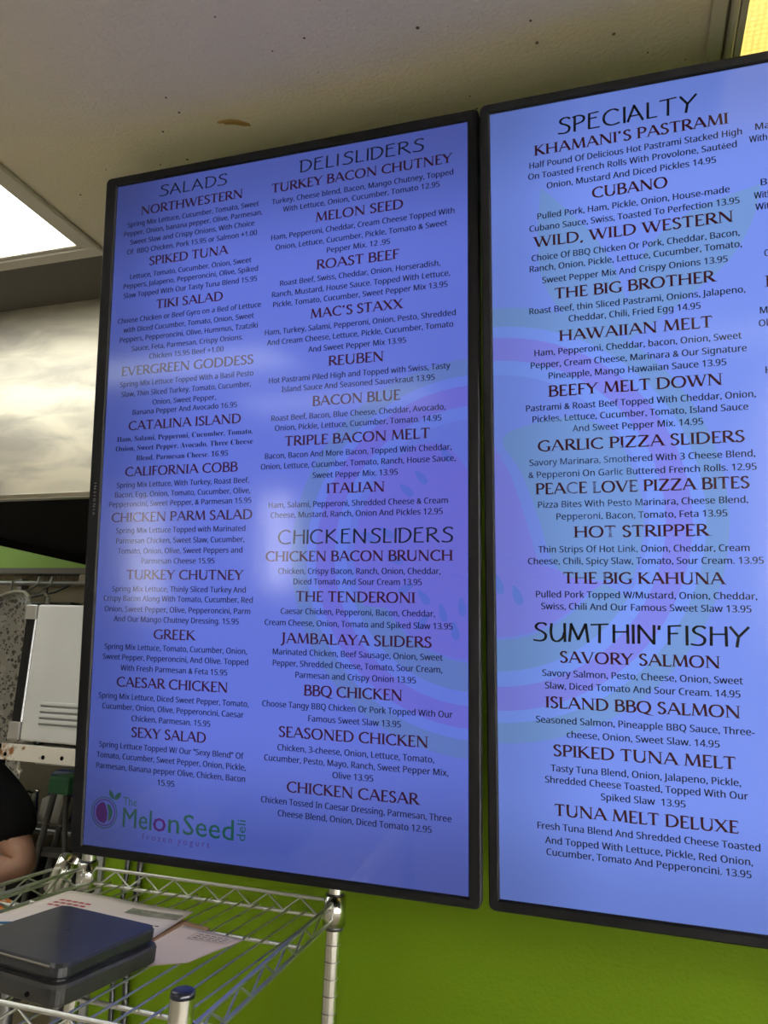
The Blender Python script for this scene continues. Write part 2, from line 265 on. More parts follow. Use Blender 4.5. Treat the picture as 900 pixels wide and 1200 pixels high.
# menu lines: kind, text, left, right, baseline (metres on the panel)
TV1 = [
('H', 'SALADS', 0.0956, 0.238, 1.1843),
('D', 'NORTHWESTERN', 0.056, 0.2721, 1.1532),
('B', 'Spring Mix Lettuce, Cucumber, Tomato, Sweet', 0.0265, 0.3053, 1.1323),
('B', 'Pepper, Onion, banana pepper, Olive, Parmesan,', 0.0198, 0.3123, 1.1147),
('B', 'Sweet Slaw and Crispy Onions, With Choice', 0.0346, 0.297, 1.0965),
('B', 'Of  BBQ Chicken, Pork 15.95 or Salmon +1.00', 0.0284, 0.3033, 1.0777),
('D', 'SPIKED TUNA', 0.0797, 0.2451, 1.05),
('B', 'Lettuce, Tomato, Cucumber, Onion, Sweet', 0.0385, 0.2936, 1.0279),
('B', 'Peppers, Jalapeno, Pepperoncini, Olive, Spiked', 0.0247, 0.3074, 1.0102),
('B', 'Slaw Topped With Our Tasty Tuna Blend 15.95', 0.0258, 0.3062, 0.9916),
('D', 'TIKI SALAD', 0.0996, 0.2388, 0.9637),
('B', 'Choose Chicken or Beef Gyro on a Bed of Lettuce', 0.0159, 0.3153, 0.9427),
('B', 'with Diced Cucumber, Tomato, Onion, Sweet', 0.0297, 0.3021, 0.9239),
('B', 'Peppers, Pepperoncini, Olive, Hummus, Tzatziki', 0.0223, 0.3102, 0.9055),
('B', 'Sauce, Feta, Parmesan, Crispy Onions.', 0.05, 0.2817, 0.8865),
('B', 'Chicken 15.95 Beef +1.00', 0.089, 0.2437, 0.8685),
('D', 'EVERGREEN GODDESS', 0.0304, 0.3039, 0.8407),
('B', 'Spring Mix Lettuce Topped With a Basil Pesto', 0.0282, 0.3046, 0.8192),
('B', 'Slaw, Thin Sliced Turkey, Tomato, Cucumber,', 0.032, 0.3006, 0.8001),
('B', 'Onion, Sweet Pepper,', 0.1009, 0.2318, 0.7813),
('B', 'Banana Pepper And Avocado 16.95', 0.0589, 0.2745, 0.7647),
('D', 'CATALINA ISLAND', 0.0519, 0.2833, 0.7362),
('S', 'Ham, Salami, Pepperoni, Cucumber, Tomato,', 0.0278, 0.3069, 0.7155),
('S', 'Onion, Sweet Pepper, Avocado, Three Cheese', 0.0258, 0.3079, 0.6978),
('S', 'Blend, Parmesan Cheese. 16.95', 0.0715, 0.2597, 0.6789),
('D', 'CALIFORNIA COBB', 0.0495, 0.2794, 0.6507),
('B', 'Spring Mix Lettuce, With Turkey, Roast Beef,', 0.0321, 0.3026, 0.6297),
('B', 'Bacon, Egg, Onion, Tomato, Cucumber, Olive,', 0.0297, 0.3059, 0.6118),
('B', 'Pepperoncini, Sweet Pepper, & Parmesan 15.95', 0.0177, 0.3084, 0.5945),
('D', 'CHICKEN PARM SALAD', 0.0251, 0.3112, 0.5669),
('B', 'Spring Mix Lettuce Topped with Marinated', 0.0359, 0.2986, 0.5463),
('B', 'Parmesan Chicken, Sweet Slaw, Cucumber,', 0.037, 0.2974, 0.5276),
('B', 'Tomato, Onion, Olive, Sweet Peppers and', 0.0416, 0.2942, 0.5092),
('B', 'Parmesan Cheese 15.95', 0.0934, 0.2409, 0.491),
('D', 'TURKEY CHUTNEY', 0.0635, 0.2973, 0.4631),
('B', 'Spring Mix Lettuce, Thinly Sliced Turkey And', 0.0338, 0.303, 0.4414),
('B', 'Crispy Bacon Along With Tomato, Cucumber, Red', 0.0164, 0.3168, 0.4244),
('B', 'Onion, Sweet Pepper, Olive, Pepperoncini, Parm', 0.0197, 0.3129, 0.4055),
('B', 'And Our Mango Chutney Dressing. 15.95', 0.0405, 0.2917, 0.3879),
('D', 'GREEK', 0.1254, 0.2082, 0.3591),
('B', 'Spring Mix Lettuce, Tomato, Cucumber, Onion,', 0.0239, 0.3092, 0.3388),
('B', 'Sweet Pepper, Pepperoncini, And Olive. Topped', 0.0212, 0.3117, 0.3209),
('B', 'With Fresh Parmesan & Feta 15.95', 0.06, 0.273, 0.3022),
('D', 'CAESAR CHICKEN', 0.0537, 0.2752, 0.2743),
('B', 'Spring Mix Lettuce, Diced Sweet Pepper, Tomato,', 0.0166, 0.3152, 0.2527),
('B', 'Cucumber, Onion, Olive, Pepperoncini, Caesar', 0.0254, 0.3065, 0.2347),
('B', 'Chicken, Parmesan. 15.95', 0.0878, 0.2441, 0.2162),
('D', 'SEXY SALAD', 0.0893, 0.2369, 0.1894),
('B', 'Spring Lettuce Topped W/ Our "Sexy Blend" Of', 0.0232, 0.3089, 0.1683),
('B', 'Tomato, Cucumber, Sweet Pepper, Onion, Pickle,', 0.0189, 0.3133, 0.1502),
('B', 'Parmesan, Banana pepper Olive, Chicken, Bacon', 0.0192, 0.3128, 0.1318),
('B', '15.95', 0.146, 0.1794, 0.1126),
('H', 'DELI SLIDERS', 0.3843, 0.6109, 1.1817),
('D', 'TURKEY BACON CHUTNEY', 0.3307, 0.6594, 1.1522),
('B', 'Turkey, Cheese blend, Bacon, Mango Chutney, Topped', 0.3314, 0.6615, 1.1304),
('B', 'With Lettuce, Onion, Cucumber, Tomato 12.95', 0.3536, 0.6386, 1.1129),
('D', 'MELON SEED', 0.4173, 0.5759, 1.0851),
('B', 'Ham, Pepperoni, Cheddar, Cream Cheese Topped With', 0.332, 0.6636, 1.0632),
('B', 'Onion, Lettuce, Cucumber, Pickle, Tomato & Sweet', 0.3412, 0.6513, 1.0437),
('B', 'Pepper Mix. 12 .95', 0.4394, 0.5531, 1.0254),
('D', 'ROAST BEEF', 0.4211, 0.5693, 0.9978),
('B', 'Roast Beef, Swiss, Cheddar, Onion, Horseradish,', 0.3518, 0.6398, 0.9764),
('B', 'Ranch, Mustard, House Sauce. Topped With Lettuce,', 0.3366, 0.6563, 0.9573),
('B', 'Pickle, Tomato, Cucumber, Sweet Pepper Mix 13.95', 0.3396, 0.6523, 0.9388),
('D', "MAC'S STAXX", 0.4116, 0.5765, 0.911),
('B', 'Ham, Turkey, Salami, Pepperoni, Onion, Pesto, Shredded', 0.3253, 0.6657, 0.8895),
('B', 'And Cream Cheese, Lettuce, Pickle, Cucumber, Tomato', 0.3297, 0.6617, 0.8707),
('B', 'And Sweet Pepper Mix 13.95', 0.4084, 0.5825, 0.8515),
('D', 'REUBEN', 0.4467, 0.5445, 0.8244),
('B', 'Hot Pastrami Piled High and Topped with Swiss, Tasty', 0.3357, 0.6569, 0.8023),
('B', 'Island Sauce And Seasoned Sauerkraut 13.95', 0.3606, 0.6314, 0.785),
('D', 'BACON BLUE', 0.4189, 0.5736, 0.7568),
('B', 'Roast Beef, Bacon, Blue Cheese, Cheddar, Avocado,', 0.3425, 0.649, 0.7351),
('B', 'Onion, Pickle, Lettuce, Cucumber, Tomato. 14.95', 0.3496, 0.6425, 0.7176),
('D', 'TRIPLE BACON MELT', 0.3694, 0.6236, 0.6903),
('B', 'Bacon, Bacon And More Bacon, Topped With Cheddar,', 0.3323, 0.6591, 0.6696),
('B', 'Onion, Lettuce, Cucumber, Tomato, Ranch, House Sauce,', 0.3249, 0.6658, 0.6514),
('B', 'Sweet Pepper Mix. 13.95', 0.4218, 0.5706, 0.633),
('D', 'ITALIAN', 0.4481, 0.5487, 0.6066),
('B', 'Ham, Salami, Pepperoni, Shredded Cheese & Cream', 0.342, 0.6532, 0.5846),
('B', 'Cheese, Mustard, Ranch, Onion And Pickles 12.95', 0.3462, 0.6449, 0.5674),
('H', 'CHICKEN SLIDERS', 0.3614, 0.6611, 0.5235),
('D', 'CHICKEN BACON BRUNCH', 0.3393, 0.6612, 0.4943),
('B', 'Chicken, Crispy Bacon, Ranch, Onion, Cheddar,', 0.363, 0.6417, 0.4732),
('B', 'Diced Tomato And Sour Cream 13.95', 0.3915, 0.6116, 0.4559),
('D', 'THE TENDERONI', 0.3971, 0.6009, 0.428),
('B', 'Caesar Chicken, Pepperoni, Bacon, Cheddar,', 0.3695, 0.6328, 0.4071),
('B', 'Cream Cheese, Onion, Tomato and Spiked Slaw 13.95', 0.3406, 0.661, 0.3881),
('D', 'JAMBALAYA SLIDERS', 0.3732, 0.6279, 0.3595),
('B', 'Marinated Chicken, Beef Sausage, Onion, Sweet', 0.357, 0.6456, 0.3404),
('B', 'Pepper, Shredded Cheese, Tomato, Sour Cream,', 0.3576, 0.6448, 0.3221),
('B', 'Parmesan and Crispy Onion 13.95', 0.3991, 0.6029, 0.3042),
('D', 'BBQ CHICKEN', 0.4151, 0.5812, 0.2767),
('B', 'Choose Tangy BBQ Chicken Or Pork Topped With Our', 0.3403, 0.6611, 0.2555),
('B', 'Famous Sweet Slaw 13.95', 0.4235, 0.5792, 0.2361),
('D', 'SEASONED CHICKEN', 0.3721, 0.6231, 0.2087),
('B', 'Chicken, 3-cheese, Onion, Lettuce, Tomato,', 0.3701, 0.6324, 0.1871),
('B', 'Cucumber, Pesto, Mayo, Ranch, Sweet Pepper Mix,', 0.3466, 0.6547, 0.1693),
('B', 'Olive 13.95', 0.4671, 0.5351, 0.1511),
('D', 'CHICKEN CAESAR', 0.3887, 0.608, 0.1231),
('B', 'Chicken Tossed In Caesar Dressing, Parmesan, Three', 0.343, 0.6593, 0.1029),
('B', 'Cheese Blend, Onion, Diced Tomato 12.95', 0.3736, 0.629, 0.0842)]
TV2 = [
('H', 'SPECIALTY', 0.1065, 0.3063, 1.1656),
('D', "KHAMANI'S PASTRAMI", 0.0697, 0.3477, 1.1373),
('B', 'Half Pound Of Delicious Hot Pastrami Stacked High', 0.0614, 0.3652, 1.1175),
('B', 'On Toasted French Rolls With Provolone, Sautéed', 0.0593, 0.3578, 1.0997),
('B', 'Onion, Mustard And Diced Pickles 14.95', 0.0875, 0.3296, 1.0812),
('D', 'CUBANO', 0.1554, 0.2628, 1.0551),
('B', 'Pulled Pork, Ham, Pickle, Onion, House-made', 0.0723, 0.3463, 1.034),
('B', 'Cubano Sauce, Swiss, Toasted To Perfection 13.95', 0.0598, 0.3588, 1.0156),
('D', 'WILD, WILD WESTERN', 0.0672, 0.3498, 0.9899),
('B', 'Choice Of BBQ Chicken Or Pork, Cheddar, Bacon,', 0.0625, 0.3573, 0.968),
('B', 'Ranch, Onion, Pickle, Lettuce, Cucumber, Tomato,', 0.0592, 0.3597, 0.951),
('B', 'Sweet Pepper Mix And Crispy Onions 13.95', 0.078, 0.3404, 0.9312),
('D', 'THE BIG BROTHER', 0.0969, 0.3222, 0.9043),
('B', 'Roast Beef, thin Sliced Pastrami, Onions, Jalapeno,', 0.0577, 0.3619, 0.884),
('B', 'Cheddar, Chili, Fried Egg 14.95', 0.1166, 0.3025, 0.8666),
('D', 'HAWAIIAN MELT', 0.1025, 0.3175, 0.8378),
('B', 'Ham, Pepperoni, Cheddar, bacon, Onion, Sweet', 0.0644, 0.355, 0.8175),
('B', 'Pepper, Cream Cheese, Marinara & Our Signature', 0.0585, 0.3609, 0.7987),
('B', 'Pineapple, Mango Hawaiian Sauce 13.95', 0.0853, 0.3338, 0.7807),
('D', 'BEEFY MELT DOWN', 0.0848, 0.328, 0.753),
('B', 'Pastrami & Roast Beef Topped With Cheddar, Onion,', 0.0501, 0.3704, 0.7321),
('B', 'Pickles, Lettuce, Cucumber, Tomato, Island Sauce', 0.0597, 0.36, 0.7146),
('B', 'And Sweet Pepper Mix. 14.95', 0.1188, 0.3008, 0.697),
('D', 'GARLIC PIZZA SLIDERS', 0.0672, 0.3541, 0.6693),
('B', 'Savory Marinara, Smothered With 3 Cheese Blend,', 0.0539, 0.3668, 0.6478),
('B', '& Pepperoni On Garlic Buttered French Rolls. 12.95', 0.0519, 0.3679, 0.629),
('D', 'PEACE LOVE PIZZA BITES', 0.0631, 0.3581, 0.6037),
('B', 'Pizza Bites With Pesto Marinara, Cheese Blend,', 0.0658, 0.3555, 0.583),
('B', 'Pepperoni, Bacon, Tomato, Feta 13.95', 0.0929, 0.3283, 0.5645),
('D', 'HOT STRIPPER', 0.1186, 0.3027, 0.5374),
('B', 'Thin Strips Of Hot Link, Onion, Cheddar, Cream', 0.0651, 0.3551, 0.5153),
('B', 'Cheese, Chili, Spicy Slaw, Tomato, Sour Cream. 13.95', 0.0494, 0.3724, 0.4976),
('D', 'THE BIG KAHUNA', 0.1016, 0.3216, 0.469),
('B', 'Pulled Pork Topped W/Mustard, Onion, Cheddar,', 0.0606, 0.3625, 0.448),
('B', 'Swiss, Chili And Our Famous Sweet Slaw 13.95', 0.0679, 0.3547, 0.4302),
('H', "SUMTHIN' FISHY", 0.0561, 0.3507, 0.3832),
('D', 'SAVORY SALMON', 0.0944, 0.3125, 0.3521),
('B', 'Savory Salmon, Pesto, Cheese, Onion, Sweet', 0.0679, 0.3407, 0.3313),
('B', 'Slaw, Diced Tomato And Sour Cream. 14.95', 0.0717, 0.3369, 0.3129),
('D', 'ISLAND BBQ SALMON', 0.0725, 0.336, 0.285),
('B', 'Seasoned Salmon, Pineapple BBQ Sauce, Three-', 0.0575, 0.353, 0.2625),
('B', 'cheese, Onion, Sweet Slaw. 14.95', 0.1018, 0.3083, 0.2431),
('D', 'SPIKED TUNA MELT', 0.0824, 0.328, 0.2152),
('B', 'Tasty Tuna Blend, Onion, Jalapeno, Pickle,', 0.0779, 0.3337, 0.1929),
('B', 'Shredded Cheese Toasted, Topped With Our', 0.0694, 0.3419, 0.1757),
('B', 'Spiked Slaw  13.95', 0.1483, 0.2618, 0.1575),
('D', 'TUNA MELT DELUXE', 0.0829, 0.3287, 0.1294),
('B', 'Fresh Tuna Blend And Shredded Cheese Toasted', 0.0571, 0.3548, 0.1085),
('B', 'And Topped With Lettuce, Pickle, Red Onion,', 0.0679, 0.345, 0.0885),
('B', 'Cucumber, Tomato And Pepperoncini. 13.95', 0.0696, 0.3427, 0.0717),
('B', 'Ma', 0.3832, 0.4011, 1.1205),
('B', 'With', 0.3745, 0.3974, 1.1031),
('B', 'Ba', 0.3874, 0.4035, 1.0372),
('B', 'With', 0.378, 0.4007, 1.0188),
('B', 'Wit', 0.3792, 0.3974, 1.0018),
('B', 'C', 0.3884, 0.3942, 0.9331),
('D', 'I', 0.3889, 0.3948, 0.8884),
('B', 'M', 0.38, 0.3893, 0.8508),
('B', 'Ol', 0.3779, 0.389, 0.8323),
('B', 'H', 0.3843, 0.3911, 0.7647)]
BG1 = (.115, .165, .66)
BG2 = (.175, .275, .84)
# ------------------------------------------------------------------ the room
XW0, XW1, YF, YK = -6.0, 3.4, -4.6, 3.05
struct('floor', MB().box(XW0 - .1, XW1 + .1, YF - .1, YK + .1, -.1, 0), M['floor'], label='brown tiled floor of the shop')
struct('ceiling', MB().box(XW0 - .1, XW1 + .1, YF - .1, YK + .1, CEIL, CEIL + .1), M['ceiling'], label='off-white orange-peel ceiling with dark specks')
struct('wall_back', MB().box(-1.03, XW1, 1.40, 1.52, 0, CEIL), M['green'], label='lime green painted wall behind the menu screens')
struct('trim_1', MB().box(-1.046, -1.0300, 1.392, 1.526, 0, CEIL - .001), M['guard'], label='grey corner guard on the end of the green wall')
struct('wall_left', MB().box(XW0 - .1, XW0, YF, YK, 0, CEIL), M['drywall'], label='cream wall on the left')
# right wall and front wall carry the shop windows
def wall_with_window(name, axis, pos, th, a0, a1, wins, material):
    mb = MB(); cur = a0
    def bx(u0, u1, z0, z1):
        if axis == 'y': mb.box(u0, u1, pos, pos + th, z0, z1)
        else: mb.box(pos, pos + th, u0, u1, z0, z1)
    for w0, w1, z0, z1 in wins:
        bx(cur, w0, 0, CEIL); bx(w0, w1, 0, z0); bx(w0, w1, z1, CEIL); cur = w1
    bx(cur, a1, 0, CEIL); return struct(name, mb, material, label='cream wall with shop windows')
FW = [(-5.15, -4.75, .85, 2.15), (-3.55, -3.20, 1.1, 2.15), (1.25, 3.3, .15, 2.5)]  # last opening is unseen, placed and widened to let in more daylight
wall_with_window('wall_front', 'y', YF - .1, .1, XW0, XW1, FW, M['drywall'])
RW = [(-4.3, .9, .15, 2.5)]  # unseen window added and enlarged to brighten ceiling and green wall
wall_with_window('wall_right', 'x', XW1, .1, YF, 1.4, RW, M['drywall'])
def window(n, x0, x1, y0, y1, z0, z1):
    mb = MB(); t = .04
    if y1 - y0 < x1 - x0:
        ym = (y0 + y1) / 2
        for a in ((x0, x0 + t), (x1 - t, x1), ((x0 + x1) / 2 - t / 2, (x0 + x1) / 2 + t / 2)): mb.box(a[0], a[1], y0, y1, z0, z1)
        mb.box(x0, x1, y0, y1, z0, z0 + t); mb.box(x0, x1, y0, y1, z1 - t, z1)
        g = MB().box(x0 + t, x1 - t, ym - .003, ym + .003, z0 + t, z1 - t)
    else:
        xm = (x0 + x1) / 2
        for a in ((y0, y0 + t), (y1 - t, y1), ((y0 + y1) / 2 - t / 2, (y0 + y1) / 2 + t / 2)): mb.box(x0, x1, a[0], a[1], z0, z1)
        mb.box(x0, x1, y0, y1, z0, z0 + t); mb.box(x0, x1, y0, y1, z1 - t, z1)
        g = MB().box(xm - .003, xm + .003, y0 + t, y1 - t, z0 + t, z1 - t)
    f = struct('window_%d' % n, mb, M['alu'], label='aluminium shop window')
    build('window_pane', g, M['glass'], f)
for i, (a, b_, z0, z1) in enumerate(FW): window(i + 1, a, b_, YF - .08, YF - .02, z0, z1)
window(4, XW1 + .02, XW1 + .08, RW[0][0], RW[0][1], RW[0][2], RW[0][3])
def portal(loc, rot, sx, sy):
    ld = bpy.data.lights.new('window_daylight', 'AREA'); ld.shape = 'RECTANGLE'; ld.size = sx; ld.size_y = sy
    try: ld.cycles.is_portal = True
    except Exception: pass
    o = bpy.data.objects.new('window_daylight', ld); COL.objects.link(o); o.location = loc; o.rotation_euler = rot
for a, b_, z0, z1 in FW: portal(((a + b_) / 2, YF - .11, (z0 + z1) / 2), (math.radians(90), 0, 0), b_ - a, z1 - z0)
portal((XW1 + .11, (RW[0][0] + RW[0][1]) / 2, 1.325), (0, math.radians(90), 0), 2.35, 5.2)
# kitchen shell behind
bw = struct('wall_kitchen', MB().box(XW0, .3, YK, YK + .1, 0, CEIL), M['tan'], label='tan kitchen wall, green above the shelf line')
build('green_wall_panel', MB().box(XW0, .3, YK - .03, YK, 2.045, CEIL), M['kgreen'], bw)
build('wall_ledge', MB().box(XW0, .3, YK - .09, YK, 2.018, 2.046), M['greytrim'], bw)
struct('wall_kitchen_side', MB().box(.2, .3, 1.52, YK, 0, CEIL), M['tan'], label='tan side wall of the kitchen')

# ------------------------------------------------------------------ ceiling lights
def troffer(name, label, x0, x1, y0, y1, lm, fr=.05, slot=False):
    t = thing(name, label, 'light', ((x0 + x1) / 2, (y0 + y1) / 2, CEIL), 'recessed ceiling lights')
    z1 = CEIL - .001
    for a, b_, c, d in ((x0 - fr, x1 + fr, y0 - fr, y0 - .012), (x0 - fr, x1 + fr, y1 + .012, y1 + fr), (x0 - fr, x0 - .012, y0 - .012, y1 + .012), (x1 + .012, x1 + fr, y0 - .012, y1 + .012)):
        build('frame_rail', MB().bbox(a, b_, c, d, z1 - .012, z1, .003, 1), M['metalframe'], t)
    lip = MB()
    for a, b_, c, d in ((x0 - .010, x1 + .010, y0 - .010, y0), (x0 - .010, x1 + .010, y1, y1 + .010), (x0 - .010, x0, y0, y1), (x1, x1 + .010, y0, y1)):
        lip.box(a, b_, c, d, z1 - .008, z1)
    build('door_lip', lip, M['metalframe'], t)
    build('diffuser', MB().box(x0, x1, y0, y1, z1 - .005, z1 - .001), lm, t)
    return t
troffer('ceiling_light', 'white ceiling light at the left edge, left of the left menu screen', -2.47, -1.26, .71, 1.322, M['lampl'])
troffer('ceiling_light', 'warm yellow ceiling light above the right menu screen', .190, .80, .45, 1.30, M['lampy'], .024)
struct('trim_3', MB().bbox(.138, .161, -1.2, 1.395, CEIL - .010, CEIL - .0005, .002, 1), M['metalframe'], label='flat joint strip on the ceiling beside the warm yellow light')
struct('trim_4', MB().box(.1612, .1652, -1.2, 1.395, CEIL - .004, CEIL - .0005), M['greytrim'], label='dark gap beside the ceiling joint strip')
troffer('ceiling_light', 'white ceiling light over the shop floor, nearest behind the viewer', -2.65, -1.45, -1.05, -.62, M['lampw'])
troffer('ceiling_light', 'white ceiling light over the shop floor near the cream left wall', -2.35, -1.10, -2.35, -1.85, M['lampw'])
troffer('ceiling_light', 'white ceiling light over the shop floor near the right windows', .35, 1.55, -3.1, -2.6, M['lampw'])
troffer('ceiling_light', 'added unseen fill light over the shop floor, next to the right windows', 1.9, 3.1, -1.5, -.9, M['lamp_fill'])  # out-of-view light added to lift the ceiling by bounce
troffer('ceiling_light', 'added unseen fill light over the shop floor, in the far right corner by both windows', 1.9, 3.1, -3.9, -3.3, M['lamp_fill'])  # second added light, also there to fill the room
troffer('ceiling_light', 'white kitchen ceiling light left of the exhaust hood', -4.3, -3.7, 1.7, 2.9, M['lampw'])
st = MB(); pts = [(-.712, 1.046), (-.700, 1.0445), (-.684, 1.046), (-.668, 1.053), (-.655, 1.064), (-.654, 1.069), (-.664, 1.066), (-.680, 1.057), (-.698, 1.050)]
st.prism(pts, CEIL - .0035, CEIL - .0002)
for i in range(9):
    a = .05 + i * .1; x = -.700 + .040 * a; y = 1.046 + .017 * a * a; st.box(x, x + .0015, y, y + .007, CEIL - .005, CEIL - .003)
tag(build('ceiling_scuff', st, M['brown'], origin=(-.70, 1.06, CEIL)), 'small ribbed brown scrape on the ceiling above the left menu screen', 'stain')

# ------------------------------------------------------------------ exhaust hood and painted ceiling shade
hx0, hx1, hy0, hy1, hz = -2.3, -.75, 1.567, 2.85, 2.026
h = thing('exhaust_hood', 'stainless steel kitchen exhaust hood left of the left menu screen', 'hood', ((hx0 + hx1) / 2, 2.2, hz))
build('front_panel', MB().bbox(hx0, hx1, hy0, hy0 + .015, hz, CEIL - .002, .002, 1), M['steel'], h)
build('bottom_lip', MB().bbox(hx0, hx1, hy0 - .006, hy0 + .02, hz - .004, hz + .012, .003, 1), M['chrome'], h)
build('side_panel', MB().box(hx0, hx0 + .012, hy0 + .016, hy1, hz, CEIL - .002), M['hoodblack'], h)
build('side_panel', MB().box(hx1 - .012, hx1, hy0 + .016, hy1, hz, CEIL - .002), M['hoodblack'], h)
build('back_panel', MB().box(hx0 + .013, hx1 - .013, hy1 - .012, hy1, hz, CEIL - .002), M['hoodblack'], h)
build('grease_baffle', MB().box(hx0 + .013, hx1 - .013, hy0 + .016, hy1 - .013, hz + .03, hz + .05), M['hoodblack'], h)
struct('shade_strip', MB().box(-5.9, -1.052, 1.378, 1.5665, CEIL - .006, CEIL - .0005), M['hood_shade'], label='added dark sheet painting the ceiling shade in front of the hood')  # flush dark sheet added where the ceiling is only shaded

# ------------------------------------------------------------------ menu screens
SW, SH = .685, 1.218
def arc(cx, cy, r, a0, a1, n=48): return [(cx + r * math.cos(math.radians(a0 + (a1 - a0) * i / n)), cy + r * math.sin(math.radians(a0 + (a1 - a0) * i / n))) for i in range(n + 1)]
def clip(poly):
    for ax, lim, sg in ((0, 0.0, 1), (0, SW, -1), (1, 0.0, 1), (1, SH, -1)):
        out = []
        for i, p in enumerate(poly):
            q = poly[(i + 1) % len(poly)]; a = (p[ax] - lim) * sg; b_ = (q[ax] - lim) * sg
            if a >= 0: out.append(p)
            if a * b_ < 0: t = a / (a - b_); out.append((p[0] + (q[0] - p[0]) * t, p[1] + (q[1] - p[1]) * t))
        poly = out
        if not poly: return []
    return poly
def flat(mb, polys, y):
    for p in polys:
        p = clip(p)
        if len(p) > 2: mb.add([(a, y, b_) for a, b_ in p], [tuple(range(len(p)))])
def ring(cx, cy, r0, r1, a0=0, a1=360, n=72):
    i_, o_ = arc(cx, cy, r0, a0, a1, n), arc(cx, cy, r1, a0, a1, n)
    return [[i_[k], o_[k], o_[k + 1], i_[k + 1]] for k in range(n)]
def smooth(pts, n=6):
    o = []; P_ = [pts[0]] + list(pts) + [pts[-1]]
    for i in range(1, len(P_) - 2):
        p0, p1, p2, p3 = P_[i - 1:i + 3]
        for j in range(n):
            t = j / n
            o.append(tuple(.5 * (2 * p1[k] + (p2[k] - p0[k]) * t + (2 * p0[k] - 5 * p1[k] + 4 * p2[k] - p3[k]) * t * t + (-p0[k] + 3 * p1[k] - 3 * p2[k] + p3[k]) * t ** 3) for k in (0, 1)))
    return o + [tuple(pts[-1])]
# section headings: pen-drawn capitals
ST = [(.08, 1.0), (.06, .0)]
GL = {'S': [('s', [(.62, .90), (.50, 1.0), (.28, 1.0), (.12, .86), (.16, .68), (.42, .52), (.58, .34), (.52, .10), (.30, 0), (-.02, .05)])],
 'A': [('l', [(-.02, 0), (.33, 1.02)]), ('l', [(.30, 1.02), (.74, -.02)]), ('l', [(.13, .34), (.58, .36)])],
 'L': [('l', [(.08, 1.02), (.06, 0)]), ('l', [(.04, .02), (.52, .03)])],
 'D': [('l', [(.10, 1.0), (.08, 0)]), ('s', [(-.04, .96), (.30, 1.0), (.62, .86), (.74, .56), (.62, .22), (.36, .03), (.04, .01)])],
 'E': [('l', [(.10, 1.0), (.08, 0)]), ('l', [(.06, .98), (.58, 1.02)]), ('l', [(.08, .66), (.48, .68)]), ('l', [(.06, .02), (.62, .02)])],
 'I': [('l', [(.08, 1.02), (.07, -.02)])],
 'C': [('s', [(.80, .86), (.60, .99), (.36, .97), (.12, .78), (.04, .45), (.16, .14), (.46, 0), (.84, .08)])],
 'H': [('l', ST), ('l', [(.70, 1.02), (.70, -.02)]), ('l', [(.06, .60), (.70, .62)])],
 'K': [('l', ST), ('l', [(.62, 1.02), (.10, .50)]), ('l', [(.16, .54), (.80, -.02)])],
 'N': [('l', [(.07, 0), (.08, 1.0)]), ('l', [(.06, 1.02), (.74, 0)]), ('l', [(.74, -.02), (.76, 1.02)])],
 'R': [('l', ST), ('s', [(-.04, .94), (.28, 1.0), (.54, .88), (.50, .64), (.12, .50)]), ('l', [(.22, .54), (.74, -.02)])],
 'P': [('l', ST), ('s', [(-.04, .94), (.28, 1.0), (.54, .86), (.48, .58), (.10, .46)])],
 'T': [('l', [(-.04, .97), (.78, 1.02)]), ('l', [(.38, 1.0), (.35, -.03)])],
 'Y': [('l', [(0, 1.02), (.34, .50)]), ('l', [(.78, 1.02), (.34, .48), (.26, -.05)])],
 'U': [('s', [(.08, 1.0), (.04, .5), (.12, .10), (.36, .0), (.60, .22), (.68, .5)]), ('l', [(.70, 1.02), (.70, -.02)])],
 'M': [('l', [(.04, 0), (.14, 1.0)]), ('l', [(.12, 1.02), (.46, .12)]), ('l', [(.46, .12), (.82, 1.02)]), ('l', [(.82, 1.02), (.92, -.02)])],
 'F': [('l', [(.10, 1.0), (.08, -.02)]), ('l', [(.06, .98), (.62, 1.02)]), ('l', [(.08, .58), (.48, .60)])],
 "'": [('l', [(.06, 1.0), (.04, .78)])]}
def pen_text(mb, text, u0, u1, v, hgt, y, th=.155):
    x = 0; strokes = []; xm = 0
    for ch in text:
        if ch == ' ': x += .16; continue
        w = 0
        for kind, p in GL[ch]:
            q = smooth(p, 5) if kind == 's' else p
            strokes.append([(a + x, b_) for a, b_ in q]); w = max(w, max(a for a, _ in q))
        x += w + .17; xm = x - .17
    sx = (u1 - u0) / xm
    for q in strokes:
        P_ = [(u0 + a * sx, v + b_ * hgt) for a, b_ in q]; n = len(P_)
        for i in range(n - 1):
            (ax, ay), (bx_, by) = P_[i], P_[i + 1]; dx, dy = bx_ - ax, by - ay; l = math.hypot(dx, dy) or 1
            t = th * hgt * (.55 + .45 * abs(dy) / l) / 2; nx, ny = -dy / l * t, dx / l * t; e = .15 * t
            ex, ey = dx / l * e, dy / l * e
            y2 = y - .00001 * (i % 2)
            mb.add([(ax + nx - ex, y2, ay + ny - ey), (ax - nx - ex, y2, ay - ny - ey), (bx_ - nx + ex, y2, by - ny + ey), (bx_ + nx + ex, y2, by + ny + ey)], [(0, 1, 2, 3)])

